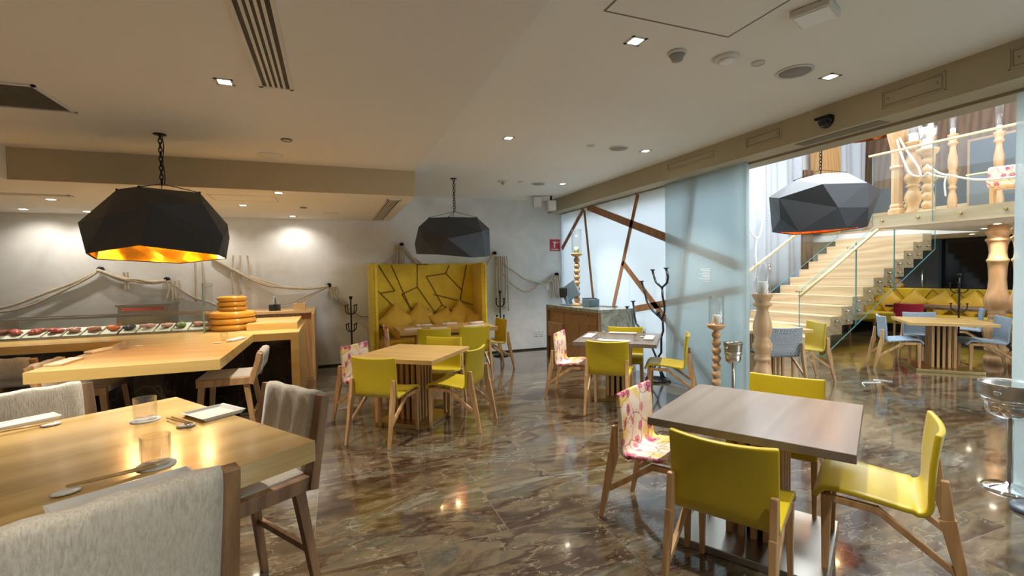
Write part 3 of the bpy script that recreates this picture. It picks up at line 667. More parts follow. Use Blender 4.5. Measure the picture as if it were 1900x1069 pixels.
# ropes on mezzanine
def rope(pts,r,label,group,mat='rope',n=8,k=10):
    o=obj('rope',L(tube,catmull(pts,k),r,n),M[mat]); return tag(o,label,'rope',group)
gR='white rope swags along the mezzanine'
rope([(8.68,4.98,3.72),(8.60,4.86,3.40),(8.58,4.72,3.06),(8.62,4.58,2.98),(8.60,4.50,3.02),(8.56,4.40,2.96),(8.55,4.25,2.9)],.015,'white rope swag from the carved post to the ball turned mezzanine candlestick',gR,'ropew')
rope([(8.68,4.96,3.74),(8.62,4.80,3.45),(8.58,4.62,3.15),(8.56,4.56,2.98)],.014,'white rope falling steeply from the carved post across the mezzanine candlesticks',gR,'ropew')
rope([(8.58,4.50,3.14),(8.56,4.33,2.98),(8.55,4.20,2.92),(8.55,3.9,2.80),(8.55,3.6,2.76),(8.55,3.2,2.76),(8.55,2.8,2.84)],.015,'long white rope swag running right behind the mezzanine glass',gR,'ropew')
rope([(8.55,4.23,2.93),(8.54,4.25,2.80),(8.55,4.24,2.62)],.012,'frayed white rope end hanging from the knot on the mezzanine swag',gR,'ropew')
# ---------------------------------------------------------------- ice buckets
def bucket(label,x,y,h,r,rb,group='steel ice bucket stands'):
    t=thing('ice_bucket_stand',label,'ice bucket',(x,y,0),0,group)
    obj('base',L(lathe,[(0,0),(rb,0),(rb,.006),(rb*.85,.02),(.03,.04),(.014,.06),(0,.06)],32),M['chrome'],t)
    obj('pole',L(tube,[(0,0,.04),(0,0,h-.22)],.017,12),M['steel'],t)
    bk=obj('bucket',L(lathe,[(0,h-.21),(r*.74,h-.21),(r*.78,h-.19),(r*.95,h-.02),(r,h),(r+.006,h+.004),(r-.004,h+.004),(r*.92,h-.02),(r*.72,h-.19),(0,h-.195)],36),M['steel'],t)
    obj('ring_holder',L(lathe,[(r*.84,h-.13),(r*.92,h-.13),(r*.92,h-.10),(r*.88,h-.10),(r*.84,h-.13)],36),M['chrome'],t)
    obj('holder_cup',L(lathe,[(0,h-.235),(r*.6,h-.235),(r*.80,h-.20),(r*.84,h-.125),(r*.81,h-.125),(r*.76,h-.205),(0,h-.225)],32),M['chrome'],t)
    for s in(-1,1): obj('knob',L(lathe,[(0,-.02),(.02,-.01),(.022,.01),(0,.02)],12,(s*(r*.98+.005),0,h-.05)),M['chrome'],bk)
    return t
bucket('small steel ice bucket on a slim stand beside the ball turned candlestick',4.27,4.10,.745,.105,.13)
bucket('large steel ice bucket on a pole stand at the right edge of the room',4.42,1.80,.755,.165,.15)
tag(obj('stand_base',L(lathe,[(0,0),(.13,0),(.13,.02),(.12,.03),(0,.035)],32,(4.17,1.56,0)),M['slate']),'round dark metal foot on the floor at the right edge, before the ice bucket','stand base')
# ---------------------------------------------------------------- branching iron stand
t=thing('branching_iron_stand','tall dark iron stand with branching arms before the frosted glass','sculpture',(4.33,5.52,0))
b=nb(); tube(b,[(.17*math.cos(a*PI/14),.17*math.sin(a*PI/14),.02) for a in range(28)],.014,8,True); 
tube(b,[(.11*math.cos(a*PI/14),.11*math.sin(a*PI/14),.02) for a in range(28)],.012,8,True)
for a in(.3,2.4,4.5): tube(b,[(.16*math.cos(a),.16*math.sin(a),.02),(0,0,.26)],.015,8)
obj('ring_base',b,M['iron'],t)
def arm(pts,r=.015):
    P=[(.25*u*.3,-u,z) for u,z in pts]; b=nb(); tube(b,P,r,8); e=P[-1]; lathe(b,[(0,0),(.012,0),(.036,.012),(.036,.022),(0,.026)],12,e); return b
# u = to the right in the photo (decreasing Y), z height
for pts in [[(0,.24),(0,.42),(.02,.50),(.085,.60),(.085,.92),(.13,1.05),(.12,1.30),(.02,1.40)],
            [(.0,.42),(-.10,.62),(-.22,.86),(-.50,1.12),(-.54,1.25),(-.58,1.58)],
            [(.10,1.25),(.10,1.28),(-.12,1.45),(-.24,1.62),(-.28,1.80),(-.36,2.02)],
            [(.10,1.28),(.16,1.42),(.16,1.55),(.12,1.75),(.11,1.92)],
            [(.11,1.92),(-.02,2.02),(-.06,2.12),(-.10,2.26)],
            [(.11,1.92),(.22,2.02),(.24,2.14),(.20,2.29)],
            [(-.60,.03),(-.70,.03),(-.72,1.0),(-.74,1.45)]]: obj('arm',arm([(u*.9,z*.70 if z>.3 else z) for u,z in pts]),M['iron'],t)
# ---------------------------------------------------------------- reception counter
t=thing('reception_counter','reception counter with grey green marble end and tan drawer front','counter',(0,0,0))
HP=[(3.64,7.79),(3.755,6.17),(4.41,6.14),(4.41,7.72)]
b=nb(); poly(b,HP,.955,1.0); obj('marble_top',b,M['greenm'],t)
b=nb(); poly(b,[(3.80,6.172),(4.405,6.142),(4.405,6.20),(3.80,6.23)],0,.955); obj('marble_end_panel',b,M['greenm'],t)
def hp(s,off=0): # point on front face, s 0..1 from near to far
    a=Vector((3.755,6.17)); c=Vector((3.64,7.79)); n=Vector((-(c-a).y,(c-a).x)).normalized(); p=a+(c-a)*s+n*off; return (p.x,p.y)
b=nb(); poly(b,[hp(0,-.04),hp(1,-.04),(4.35,7.68),(4.35,6.24)],0.0,.955); obj('carcass',b,M['cab'],t)
b=nb()
poly(b,[hp(0),hp(.035),hp(.035,-.10),hp(0,-.10)],0,.955); poly(b,[hp(.965),hp(1),hp(1,-.10),hp(.965,-.10)],0,.955); poly(b,[hp(.035),hp(.965),hp(.965,-.06),hp(.035,-.06)],.905,.955)
obj('stone_frame',b,M['dkoak'],t)
DR=[(.66,.95,.70,.895,0),(.66,.95,.44,.695,.045),(.66,.95,.06,.435,0),(.36,.65,.40,.895,0),(.36,.65,.06,.395,.01),(.05,.35,.74,.895,.01),(.05,.35,.40,.735,0),(.05,.35,.06,.395,.015)]
for s0,s1,z0,z1,o in DR:
    b=nb(); poly(b,[hp(s0,-.035+o),hp(s1,-.035+o),hp(s1,-.06),hp(s0,-.06)],z0,z1); d=obj('drawer',b,M['cab'],t)
    x,y=hp((s0+s1)/2,-.03+o); obj('knob',L(box,(x,y,z1-.018),(.03,.045,.014)),M['brass'],d)
# devices on counter
t=thing('payment_terminal','silver cash register screen on a stand at the far end of the reception counter','cash register',(3.92,7.42,1.0),R(20))
obj('base',L(box,(0,0,.012),(.24,.2,.024),0,.006),M['screen'],t); obj('stem',L(bar,(0,0,.02),(0,.04,.16),.12,.05),M['screen'],t)
b=nb(); bar(b,(-.02,-.11,.12),(-.02,.02,.36),.36,.035,up=(1,0,0)); obj('screen',b,M['screen'],t); obj('rear_housing',L(box,(.0,.08,.22),(.22,.13,.18),0,.02),M['devblk'],t)
t=thing('receipt_printer','boxy blue grey receipt printer on the reception counter','printer',(4.05,6.90,1.0),R(10))
obj('body',L(box,(0,0,.065),(.22,.20,.13),0,.012),M['screen'],t); obj('lid',L(box,(-.02,0,.135),(.17,.18,.02),0,.006),M['devblk'],t)
tag(obj('cable',L(tube,catmull([(4.15,6.80,1.008),(4.22,6.72,1.008),(4.20,6.62,1.008),(4.28,6.55,1.008),(4.38,6.60,1.008)],6),.006,6),M['dark']),'thin dark cable lying on the reception counter beside the printer','cable')
# ---------------------------------------------------------------- sushi bar
ZC=.92; TH=.085
sb=thing('sushi_bar','L shaped honey oak sushi bar with dark marble base','bar counter',(0,0,0))
b=nb(); poly(b,[(-2.13,4.45),(-.885,4.45),(-.885,6.18),(-.40,6.18),(-.40,7.6),(-4.6,7.6),(-4.6,6.30),(-2.13,6.30)],ZC-TH,ZC); obj('countertop',b,M['counter'],sb)
b=nb(); bx(b,-.49,-.40,6.18,7.6,0,ZC-TH); obj('end_panel',b,M['counter'],sb)
b=nb(); bx(b,-4.6,-.49,6.45,7.5,0,ZC-TH); obj('marble_base',b,M['darkm'],sb)
b=nb(); bx(b,-1.62,-1.40,4.9,6.45,0,ZC-TH); obj('peninsula_support',b,M['darkm'],sb)
t=thing('raised_counter_block','raised oak block at the right end of the sushi bar','counter block',(0,0,0))
b=nb(); poly(b,[(-1.02,6.62),(-.44,6.60),(-.44,7.55),(-1.02,7.55)],ZC,ZC+.085); obj('block',b,M['counter'],t)
t=thing('back_counter','tall narrow oak back counter with end panel behind the sushi bar','counter',(0,0,0))
b=nb(); bx(b,-1.6,-.28,8.0,8.80,1.02,1.06); obj('top',b,M['oak'],t)
b=nb(); bx(b,-.32,-.28,7.75,8.80,0,1.02); obj('end_panel',b,M['oakZ'],t); b=nb(); bx(b,-1.6,-.32,8.05,8.80,0,1.02); obj('cabinet',b,M['oakZ'],t)
def small(name,bm,mat,label,cat,loc=(0,0,0),group=None,rot=0):
    o=obj(name,bm,M[mat]); o.location=loc; o.rotation_euler=(0,0,rot); return tag(o,label,cat,group)
t=thing('card_terminal','small black till screen on the back counter of the sushi bar','till',(-.86,8.2,1.06))
obj('body',L(box,(0,0,.05),(.16,.12,.10),0,.01),M['devblk'],t); b=nb(); bar(b,(0,-.03,.06),(0,.03,.19),.22,.02,up=(1,0,0)); obj('screen',b,M['devblk'],t)
t=thing('tissue_box','small tan wooden box on the back counter','box',(-.50,8.1,1.06)); obj('body',L(box,(0,0,.055),(.18,.14,.11),0,.004),M['oak'],t); obj('lid_slot',L(box,(0,0,.111),(.09,.03,.003)),M['dark'],t)
t=thing('container','small steel container behind the amber platters','container',(-1.22,7.45,ZC))
obj('body',L(lathe,[(0,0),(.09,0),(.10,.16),(.094,.16),(.085,.01),(0,.01)],20),M['steel'],t); obj('lid',L(lathe,[(0,.16),(.10,.16),(.10,.175),(.02,.185),(.015,.2),(0,.2)],20),M['devblk'],t)
# prep unit behind case
t=thing('steel_shelf_unit','low steel shelf unit behind the sushi display case','shelf unit',(-2.55,8.4,0))
obj('top',L(bx,-.32,.32,-.25,.25,1.20,1.23),M['steel'],t); obj('body',L(bx,-.30,.30,-.23,.25,.0,1.20),M['steel'],t); obj('red_insert',L(bx,-.24,.24,-.255,-.235,1.14,1.18),M['fish'],t)
# display case
t=thing('sushi_display_case','long glass sushi display case with steel frame on the bar','display case',(-2.50,7.05,ZC))
X0,X1=-.98,1.0
b=nb(); bar(b,(X0,-.20,.0),(X1,-.20,.0),.01,.01); 
g=nb(); v=[g.verts.new(p) for p in((X0,-.20,.012),(X1,-.20,.012),(X1,-.12,.225),(X0,-.12,.225))]; g.faces.new(v); obj('front_glass',g,M['pane'],t)
obj('top_glass',L(bx,X0,X1,-.12,.16,.228,.234),M['pane'],t)
b=nb(); bar(b,(X0,-.12,.23),(X1,-.12,.23),.034,.026); bar(b,(X0,.16,.235),(X1,.16,.235),.02,.02); bar(b,(-.05,-.115,.243),(X1,-.115,.243),.03,.012); obj('top_rail',b,M['steel'],t)
for x in(X0,X1): obj('end_panel',L(poly,[(x-.012,-.20),(x+.012,-.20),(x+.012,.18),(x-.012,.18)],.0,.225),M['steel'] if x<0 else M['pane'],t)
obj('mullion',L(box,(.02,.10,.12),(.05,.02,.22)),M['steel'],t)
obj('base_tray',L(bx,X0,X1,-.19,.18,.0,.010),M['steel'],t); obj('rear_door',L(bx,X0,X1,.165,.18,.01,.225),M['pane'],t)
# food trays
foods=[('fish','dark red fish fillets'),('fish','red tuna block'),('fish','dark tuna chunk'),('pinkfish','pale pink fish slices'),('pinkfish','pink salmon belly pieces'),('salmon','bright orange salmon roe mound'),('shell','dark shellfish'),('pinkfish','pale rosy fish fillet'),('pinkfish','beige prawn pieces'),('herb','green herb pile'),('pinkfish','mixed pale seafood')]
rr=random.Random(11)
for i,(m,lb) in enumerate(foods):
    x=-2.50-.90+.178*i
    tr=obj('food_tray',L(box,(0,0,.0),(.155,.27,.012),0,.003),M['tray']); tr.location=(x,7.03,ZC+.058); tr.rotation_euler=(R(16),0,0)
    tag(tr,'pale tray under '+lb+' in the sushi case, %s from the left'%(['first','second','third','fourth','fifth','sixth','seventh','eighth','ninth','tenth','eleventh'][i]),'tray','trays in the sushi display case')
    b=nb()
    for k in range(7): bmesh.ops.create_icosphere(b,subdivisions=2,radius=.034,matrix=Matrix.Translation((rr.uniform(-.035,.035),rr.uniform(-.05,.05),.03+rr.uniform(0,.02)))@Matrix.Diagonal((1.2,1.3,.7,1)))
    for f in b.faces: f.smooth=True
    o=obj('seafood' if m!='herb' else 'herbs',b,M[m]); o.location=(x,7.03,ZC+.048); tag(o,lb+' in the sushi case, %s from the left'%(['first','second','third','fourth','fifth','sixth','seventh','eighth','ninth','tenth','eleventh'][i]),'food','food in the sushi display case')
t=thing('glass_screen','upright clear glass screen at the end of the sushi case','screen',(-1.46,6.78,ZC)); obj('pane',L(bx,-.006,.006,-.20,.30,0,.61),M['pane'],t); obj('edge',L(bx,-.006,.006,-.205,-.20,0,.61),M['edge'],t)
# stack of amber platters
z=ZC; names=['bottom','second','third','fourth','fifth','top']
for i in range(6):
    r=.27 if i<3 else .172; h=.078 if i<3 else .064
    prof=[(0,.01),(r*.80,.0),(r*.94,.004),(r,h*.35),(r,h*.65),(r*.95,h*.94),(r*.88,h),(r*.84,h*.9),(r*.80,h*.45),(0,h*.40)]
    prof=[(0,h*.02)]+[(r-h*.5+h*.5*math.cos(a),h*.5+h*.49*math.sin(a)) for a in [(-90+15*k)*PI/180 for k in range(13)]]+[(r-h*.8,h*.6),(0,h*.5)]
    o=obj('round_platter',L(lathe,prof,40),M['amber']); o.location=(-1.22,6.95,z+.001); z+=h+.0005
    tag(o,'%s round amber platter, %s of six stacked on the sushi bar'%('large' if i<3 else 'small',['lowest','second from bottom','third from bottom','fourth from bottom','fifth from bottom','topmost'][i]),'platter','amber platters stacked on the sushi bar')
# ---------------------------------------------------------------- tableware
def glass_bm(r,h,th=.004,n=28): return L(lathe,[(0,0),(r*.92,0),(r,.008),(r,h),(r-th,h),(r-th,.016),(0,.013)],n)
proto={}
def put(kind,maker,loc,label,cat,group,rot=0):
    if kind not in proto:
        o=maker(); proto[kind]=o; o.location=loc; o.rotation_euler=(0,0,rot); tag(o,label,cat,group)
        return o
    return dup(proto[kind],loc,rot,label,group)
def big_glass(loc,label): return put('bg',lambda:obj('drinking_glass',glass_bm(.046,.105),M['glass']),loc,label,'glass','drinking glasses')
def small_glass(loc,label): return put('sg',lambda:obj('drinking_glass',glass_bm(.036,.085,.003,20),M['glass']),loc,label,'glass','drinking glasses')
def coaster(loc,label): return put('co',lambda:obj('coaster',L(lathe,[(0,0),(.06,0),(.06,.004),(0,.004)],32),M['coaster']),loc,label,'coaster','round coasters')
def long_plate():
    b=nb(); W,D,Hh=.36,.115,.018
    o=[(-W/2,-D/2),(W/2,-D/2),(W/2,D/2),(-W/2,D/2)]; k=.80
    rim=[b.verts.new((x,y,Hh)) for x,y in o]; foot=[b.verts.new((x*.93,y*.8,0)) for x,y in o]; inn=[b.verts.new((x*.97,y*.9,Hh)) for x,y in o]; well=[b.verts.new((x*.93,y*.72,.006)) for x,y in o]
    b.faces.new(foot[::-1]); b.faces.new(well)
    for i in range(4):
        j=(i+1)%4; b.faces.new((foot[i],foot[j],rim[j],rim[i])); b.faces.new((rim[i],rim[j],inn[j],inn[i])); b.faces.new((inn[i],inn[j],well[j],well[i]))
    return obj('rectangular_plate',b,M['white'])
def chopsticks():
    t=thing('chopsticks','x','chopsticks'); 
    for s in(-1,1): obj('chopstick',L(tube,[(-.12,s*.006,.020),(.11,s*.009,.011)],[.0035,.0045],6),M['oaktop'],t)
    return t
def rest(): 
    b=nb(); lathe(b,[(0,0),(.018,.001),(.026,.006),(.022,.011),(0,.013)],20); bmesh.ops.scale(b,vec=(1.5,1,1),verts=b.verts); return obj('chopstick_rest',b,M['white'])
def napkin(): 
    t=L(box,(0,0,.012),(.26,.075,.024),0,.008); return obj('folded_napkin',t,M['napkin'])
# near communal table
ct=thing('communal_table','thick honey oak communal counter height table in the left foreground','table',(-.084,2.061,0),R(215.0))
# local x = along near edge going left, local y = toward back-left
A=1.33
b=nb(); bx(b,0,1.9,-A,0,.835,.92,.003); obj('tabletop',b,M['oaknear'],ct)
b=nb(); bx(b,.55,1.35,-A+.45,-.45,.05,.835); obj('pedestal',b,M['dkoak'],ct); obj('base_plate',L(bx,.4,1.5,-A+.3,-.3,0,.05),M['dkoak'],ct)
ZT=.92
coaster((-.848,2.685,ZT),'round grey coaster under the farther drinking glass on the communal table'); big_glass((-.848,2.685,ZT+.0045),'clear tumbler on a coaster, the farther of two on the communal table')
coaster((-.610,2.013,ZT),'round grey coaster under the nearer drinking glass on the communal table'); big_glass((-.610,2.013,ZT+.0045),'clear tumbler on a coaster, the nearer of two on the communal table')
def platethru(name,loc,rot,label,mk=long_plate,cat='plate',g='plates'): return put(name,mk,loc,label,cat,g,R(rot))
platethru('lp',(-.62,1.78,ZT),30,'long white rectangular plate nearest us on the communal table, beside the front stool')
platethru('lp',(-1.42,2.82,ZT),38,'long white rectangular plate at the left edge of the communal table')
def sq(): 
    o=long_plate(); o.name='square_plate'; 
    for v in o.data.vertices: v.co.x*=.58; v.co.y*=1.75
    return o
platethru('sq',(-.565,2.66,ZT),-52,'square white plate shining gold at the far corner of the communal table',sq)
put('cs',chopsticks,(-.70,1.93,ZT),'pair of pale chopsticks beside the nearest long plate','chopsticks','pairs of chopsticks',R(30))
put('cs',chopsticks,(-.68,2.56,ZT),'pair of chopsticks beside the square plate','chopsticks','pairs of chopsticks',R(125))
put('cs',chopsticks,(-1.32,2.72,ZT),'pair of chopsticks beside the plate at the left edge of the communal table','chopsticks','pairs of chopsticks',R(38))
put('cr',rest,(-.80,1.86,ZT),'white oval chopstick rest near the front stool','chopstick rest','chopstick rests',R(30))
put('cr',rest,(-.636,2.49,ZT),'white oval chopstick rest in front of the square plate','chopstick rest','chopstick rests',R(10))
put('cr',rest,(-1.235,2.77,ZT),'white oval chopstick rest below the left long plate','chopstick rest','chopstick rests',R(38))
# sushi bar settings
put('np',napkin,(-2.06,5.46,ZC),'folded white napkin on the left side of the sushi bar peninsula','napkin','folded white napkins',R(75))
put('np',napkin,(-.98,5.70,ZC),'folded white napkin on the right side of the sushi bar peninsula','napkin','folded white napkins',R(70))
small_glass((-1.90,5.55,ZC),'small glass beside the left napkin on the sushi bar'); small_glass((-1.10,5.78,ZC),'small glass beside the right napkin on the sushi bar')
put('cr',rest,(-1.82,5.66,ZC),'white chopstick rest by the left napkin on the sushi bar','chopstick rest','chopstick rests',0); put('cr',rest,(-1.12,5.55,ZC),'white chopstick rest by the right napkin on the sushi bar','chopstick rest','chopstick rests',0)
platethru('lp',(-2.05,4.85,ZC),88,'long white plate along the left edge of the sushi bar peninsula')
# booth table settings
for i,(x,y,r,l) in enumerate([(1.12,7.15,0,'front left'),(1.50,7.10,0,'front middle'),(2.02,7.10,0,'front right'),(1.38,7.66,0,'back left'),(1.80,7.68,0,'back middle'),(2.25,7.62,20,'back right')]):
    put('np',napkin,(x,y,.75),'folded white napkin on the booth table, %s of six'%l,'napkin','folded white napkins',R(r))
for x,y,l in((1.30,7.38,'leftmost'),(1.66,7.40,'middle'),(2.12,7.36,'rightmost')):
    small_glass((x,y,.75),'clear glass on the booth table, %s of three'%l); 
coaster((1.14,7.40,.75),'round coaster at the left of the booth table'); coaster((2.24,7.30,.75),'round coaster at the right of the booth table')
# host table settings
H=Vector((3.355,5.03)); 
def ht(u,v): 
    a=R(-41.5); return (H.x+u*math.cos(a)-v*math.sin(a),H.y+u*math.sin(a)+v*math.cos(a),.75)
platethru('lp',ht(.0,.36),-41.5,'long white plate at the back edge of the table before the reception counter')
platethru('lp',ht(0,-.37),-41.5,'long white plate at the front edge of the table before the reception counter')
platethru('lp',ht(-.37,0),48.5,'long white plate at the left edge of the table before the reception counter')
platethru('lp',ht(.37,0),48.5,'long white plate at the right edge of the table before the reception counter')
for (u,v,l) in((-.24,.30,'back left'),(.27,.28,'back right'),(.24,-.22,'front right'),(-.25,-.12,'front left')):
    small_glass(ht(u,v),'clear glass at the %s of the table before the reception counter'%l)
for (u,v,l) in((.27,.12,'right'),(-.2,-.25,'left')): put('cr',rest,ht(u,v),'white chopstick rest at the %s of the table before the reception counter'%l,'chopstick rest','chopstick rests',0)
# ---------------------------------------------------------------- stools
def make_stool(label,sh,bh,group,wm,hm):
    # origin floor under seat centre, faces +y; sh seat rail height, bh back top
    t=thing('bar_stool',label,'bar stool',(0,0,0),0,group); W=.25
    for s in(-1,1):
        b=nb(); bar(b,(s*W,.235,sh-.03),(s*W,-.20,sh-.03),.045,.065,bev=.004); bar(b,(s*W,-.205,sh-.062),(s*W,-.285,bh),.045,.075,.045,.05,up=(1,0,0),bev=.004); obj('side_frame',b,wm,t)
        for fy,ty in((.20,.25),(-.16,-.24)):
            b=nb(); bar(b,(s*(W-.025),fy,sh-.062),(s*(W+.02),ty,0),.045,.05,.032,.034,bev=.003); obj('leg',b,wm,t)
    for y in(.232,-.205):
        b=nb(); z=.22 if y>0 else .30; bar(b,(-W-.0,y*1.0,z),(W+.0,y*1.0,z),.022,.03); obj('footrest',b,wm if y<0 else M['brass'],t)
    # seat pad
    b=nb(); bx(b,-W+.024,W-.024,-.215,.25,sh-.045,sh+.012,.015); obj('seat_pad',b,hm,t)
    b=nb(); n=10; prof=[(-.19,sh),(-.205,sh+.05),(-.235,bh-.12),(-.252,bh-.01),(-.268,bh+.012),(-.292,bh+.012),(-.312,bh-.02),(-.29,bh-.16),(-.25,sh+.03),(-.232,sh-.03)]
    P=catmull([(0,y,z) for y,z in prof],3); g=[[b.verts.new(((-1+2*j/n)*(W-.024),p.y+.006*math.sin(j*2.1+i*.3),p.z+.004*math.sin(j*1.7))) for j in range(n+1)] for i,p in enumerate(P)]
    for i in range(len(g)-1):
        for j in range(n): f=b.faces.new((g[i][j],g[i][j+1],g[i+1][j+1],g[i+1][j])); f.smooth=True
    for j in(0,n):
        b.faces.new([r[j] for r in (g if j else g[::-1])])
    b.faces.new([g[0][j] for j in range(n+1)][::-1]+[g[-1][j] for j in range(n+1)]) 
    obj('hide_backrest',b,hm,t); return t
def place(o,x,y,rot): o.location=(x,y,0); o.rotation_euler=(0,0,R(rot))
gs='cow hide stools around the communal table'
def back_at(o,x,y,rot,dy=-.285):
    a=R(rot); o.location=(x+math.sin(a)*dy,y-math.cos(a)*dy,0); o.rotation_euler=(0,0,a)
s1=make_stool('cow hide stool with back to us, nearest of all at the bottom left',.66,1.02,gs,M['dkoak'],M['hide'])
back_at(s1,-.525,1.49,29)
s2=dup(s1,(0,0,0),0,'cow hide stool facing left at the right end of the communal table',gs); back_at(s2,-.20,2.62,124)
s3=dup(s1,(0,0,0),0,'cow hide stool on the far side of the communal table, at the left edge',gs); back_at(s3,-1.50,3.12,215)
gs2='low backed stools at the sushi bar'
t1=make_stool('low backed stool facing left, tucked under the right side of the sushi bar peninsula',.655,.875,gs2,M['oakZ'],M['hide'])
back_at(t1,-.66,5.22,90)
t2=dup(t1,(0,0,0),0,'low backed stool tucked under the left side of the sushi bar peninsula',gs2); back_at(t2,-2.38,5.30,270)
t3=dup(t1,(0,0,0),0,'low backed stool with back to us at the left counter of the sushi bar',gs2); back_at(t3,-2.85,5.60,0)
# ---------------------------------------------------------------- pendants
PEND=[
 ('faceted charcoal pendant lamp with gold lining hanging over the communal table',(-1.41,5.06,2.06),
  dict(a=(-0.357,0.098,0.327),b=(-0.096,-0.216,0.311),c=(0.304,-0.048,0.306),d=(-0.739,0.342,0.054),e=(-0.358,-0.179,0.048),f=(0.095,-0.564,0.110),g=(0.402,-0.412,0.162),h=(0.523,-0.088,0.019),i=(0.536,-0.366,-0.118),j=(0.526,-0.040,-0.102),k=(-0.579,0.056,-0.243),l=(-0.014,-0.533,-0.205),m=(0.512,-0.469,-0.280),n=(0.512,-0.148,-0.302),o=(-0.644,0.401,-0.282),p=(0.001,0.474,-0.326),r=(-0.136,0.497,0.364),s=(-0.713,0.760,0.035),t=(0.226,0.455,0.050)),
  'abr bcr ade abe bef bfg bgc dek ekf kfl flm fgi fim cgh ghi hij ijn imn adr drs rst rtc cth htj jtn tnp stp spo dso dok',
  'klmnpo',(-1.407,5.07,2.883),2.44,'abcr','gold'),
 ('faceted charcoal pendant lamp hanging in front of the yellow booth',(1.75,7.08,2.14),
  dict(a=(-0.323,0.240,0.329),b=(-0.076,-0.069,0.313),c=(0.362,-0.076,0.317),d=(-0.493,0.193,0.181),e=(-0.317,-0.199,0.091),f=(-0.460,-0.096,-0.055),g=(-0.548,0.258,-0.078),h=(-0.536,0.195,-0.239),i=(-0.196,-0.464,-0.048),j=(0.325,-0.445,0.066),k=(0.553,-0.101,0.147),l=(0.540,-0.154,0.022),m=(0.171,-0.453,-0.319),n=(0.424,-0.281,-0.300),o=(0.554,-0.116,-0.281),q=(-0.319,-0.318,-0.268),r=(0.074,0.302,0.315),s=(-0.317,0.551,0.098),t=(0.474,0.302,0.087),u=(-0.254,0.463,-0.221),v=(0.450,0.246,-0.258)),
  'abe aed def dfg bie bji bcj ckj klj gfh fei fiq fqh imq ijm jnm jlo jon abr brc adr drs rst rtc ctk ktl tlo tov stv suv dgs gsu ghu',
  'hqmnovu',(1.77,7.07,3.05),2.545,'abcr','copper'),
 ('large faceted blue grey pendant lamp hanging in the atrium beyond the glass wall',(5.72,4.07,2.36),
  dict(a=(0.047,0.087,0.412),A=(-0.262,0.202,0.331),b=(0.456,0.039,0.442),d=(-0.564,0.311,0.124),e=(-0.671,0.082,0.075),f=(-0.420,-0.278,0.191),g=(0.280,-0.330,0.232),h=(0.761,-0.193,0.196),i=(-0.360,-0.418,-0.096),j=(0.120,-0.440,-0.079),k=(-0.584,0.249,-0.323),l=(-0.709,0.034,-0.176),m=(-0.691,-0.193,-0.360),n=(0.318,-0.309,-0.285),N=(-0.118,-0.357,-0.322),u=(-0.199,0.262,-0.351),v=(0.420,0.294,-0.315),w=(0.628,-0.051,-0.273),r=(0.489,0.346,0.397),s=(0.072,0.492,0.007),t=(0.902,0.124,0.092)),
  'deA Aef Afa afb bfg efi eim eml del dlk klm fgi gji ghj hnj ijN jnN iNm Aar abr dAr drs rst rtb bgt ght htw hwn stv tvw suv dsk suk',
  'kmNnwvu',(5.685,4.095,6.3),2.80,'aAbr','copper'),
]
def chain(z0,z1,link=.055,r=.005):
    b=nb(); n=int((z1-z0)/(link*.72)); st=(z1-z0)/n
    for i in range(n):
        z=z0+st*(i+.5); pts=[]
        for k in range(12):
            a=2*PI*k/12; u=.013*math.cos(a); v=link*.48*math.sin(a); pts.append((u,0,z+v) if i%2 else (0,u,z+v))
        tube(b,pts,r,5,True)
    return b
for lab,c,V,F,rim,top,zring,tc,lin in PEND:
    t=thing('pendant_lamp',lab,'lamp',c,0,'faceted pendant lamps'); c=Vector(c)
    def body(s,off=0):
        b=nb(); cen=sum((Vector(v) for v in V.values()),Vector())/len(V)
        vs={k:b.verts.new(cen+(Vector(v)-cen)*s+Vector((0,0,off if k not in rim else .002))) for k,v in V.items()}
        for f in F.split():
            try: b.faces.new([vs[q] for q in f])
            except ValueError: pass
        return b
    sh=obj('faceted_shade',body(1.0),M['shade'],t)
    ln=obj('metal_lining',body(.975),M[lin],t)
    ring=Vector((top[0]-c.x,top[1]-c.y,zring-c.z))
    ztop=top[2]-c.z
    b=chain(ring.z,ztop); bmesh.ops.translate(b,vec=(ring.x,ring.y,0),verts=b.verts); obj('chain',b,M['black'],t)
    b=nb(); tube(b,[(ring.x+.02+.006*math.sin(k*1.3),ring.y,ring.z+(ztop-ring.z)*k/8) for k in range(9)],.004,5); obj('power_cord',b,M['black'],t)
    b=nb()
    for k in tc: tube(b,[tuple(ring),V[k]],.0035,5); bmesh.ops.create_icosphere(b,subdivisions=1,radius=.012,matrix=Matrix.Translation(V[k]))
    obj('suspension_wire',b,M['black'],t)
    obj('ceiling_plate',L(lathe,[(0,ztop-.008),(.05,ztop-.008),(.05,ztop-.001),(0,ztop-.001)],16,(ring.x,ring.y,0)),M['black'],t)
    for dx in(-.28,.0,.28):
        p=Vector((dx,.02,-.12)); b=nb(); bmesh.ops.create_icosphere(b,subdivisions=2,radius=.03,matrix=Matrix.Translation(p)); bo_=obj('bulb',b,M['bulb'],t)
        obj('socket',L(tube,[tuple(p+Vector((0,0,.02))),tuple(p+Vector((0,0,.09)))],.018,8),M['black'],bo_)
        if lin=='gold':
            l=bpy.data.lights.new('pendant_bulb_light','POINT'); l.energy=3.2; l.color=(1,.62,.24); l.shadow_soft_size=.05
            lo=bpy.data.objects.new('pendant_bulb_light',l); C.objects.link(lo); lo.location=c+p+Vector((0,0,-.05))
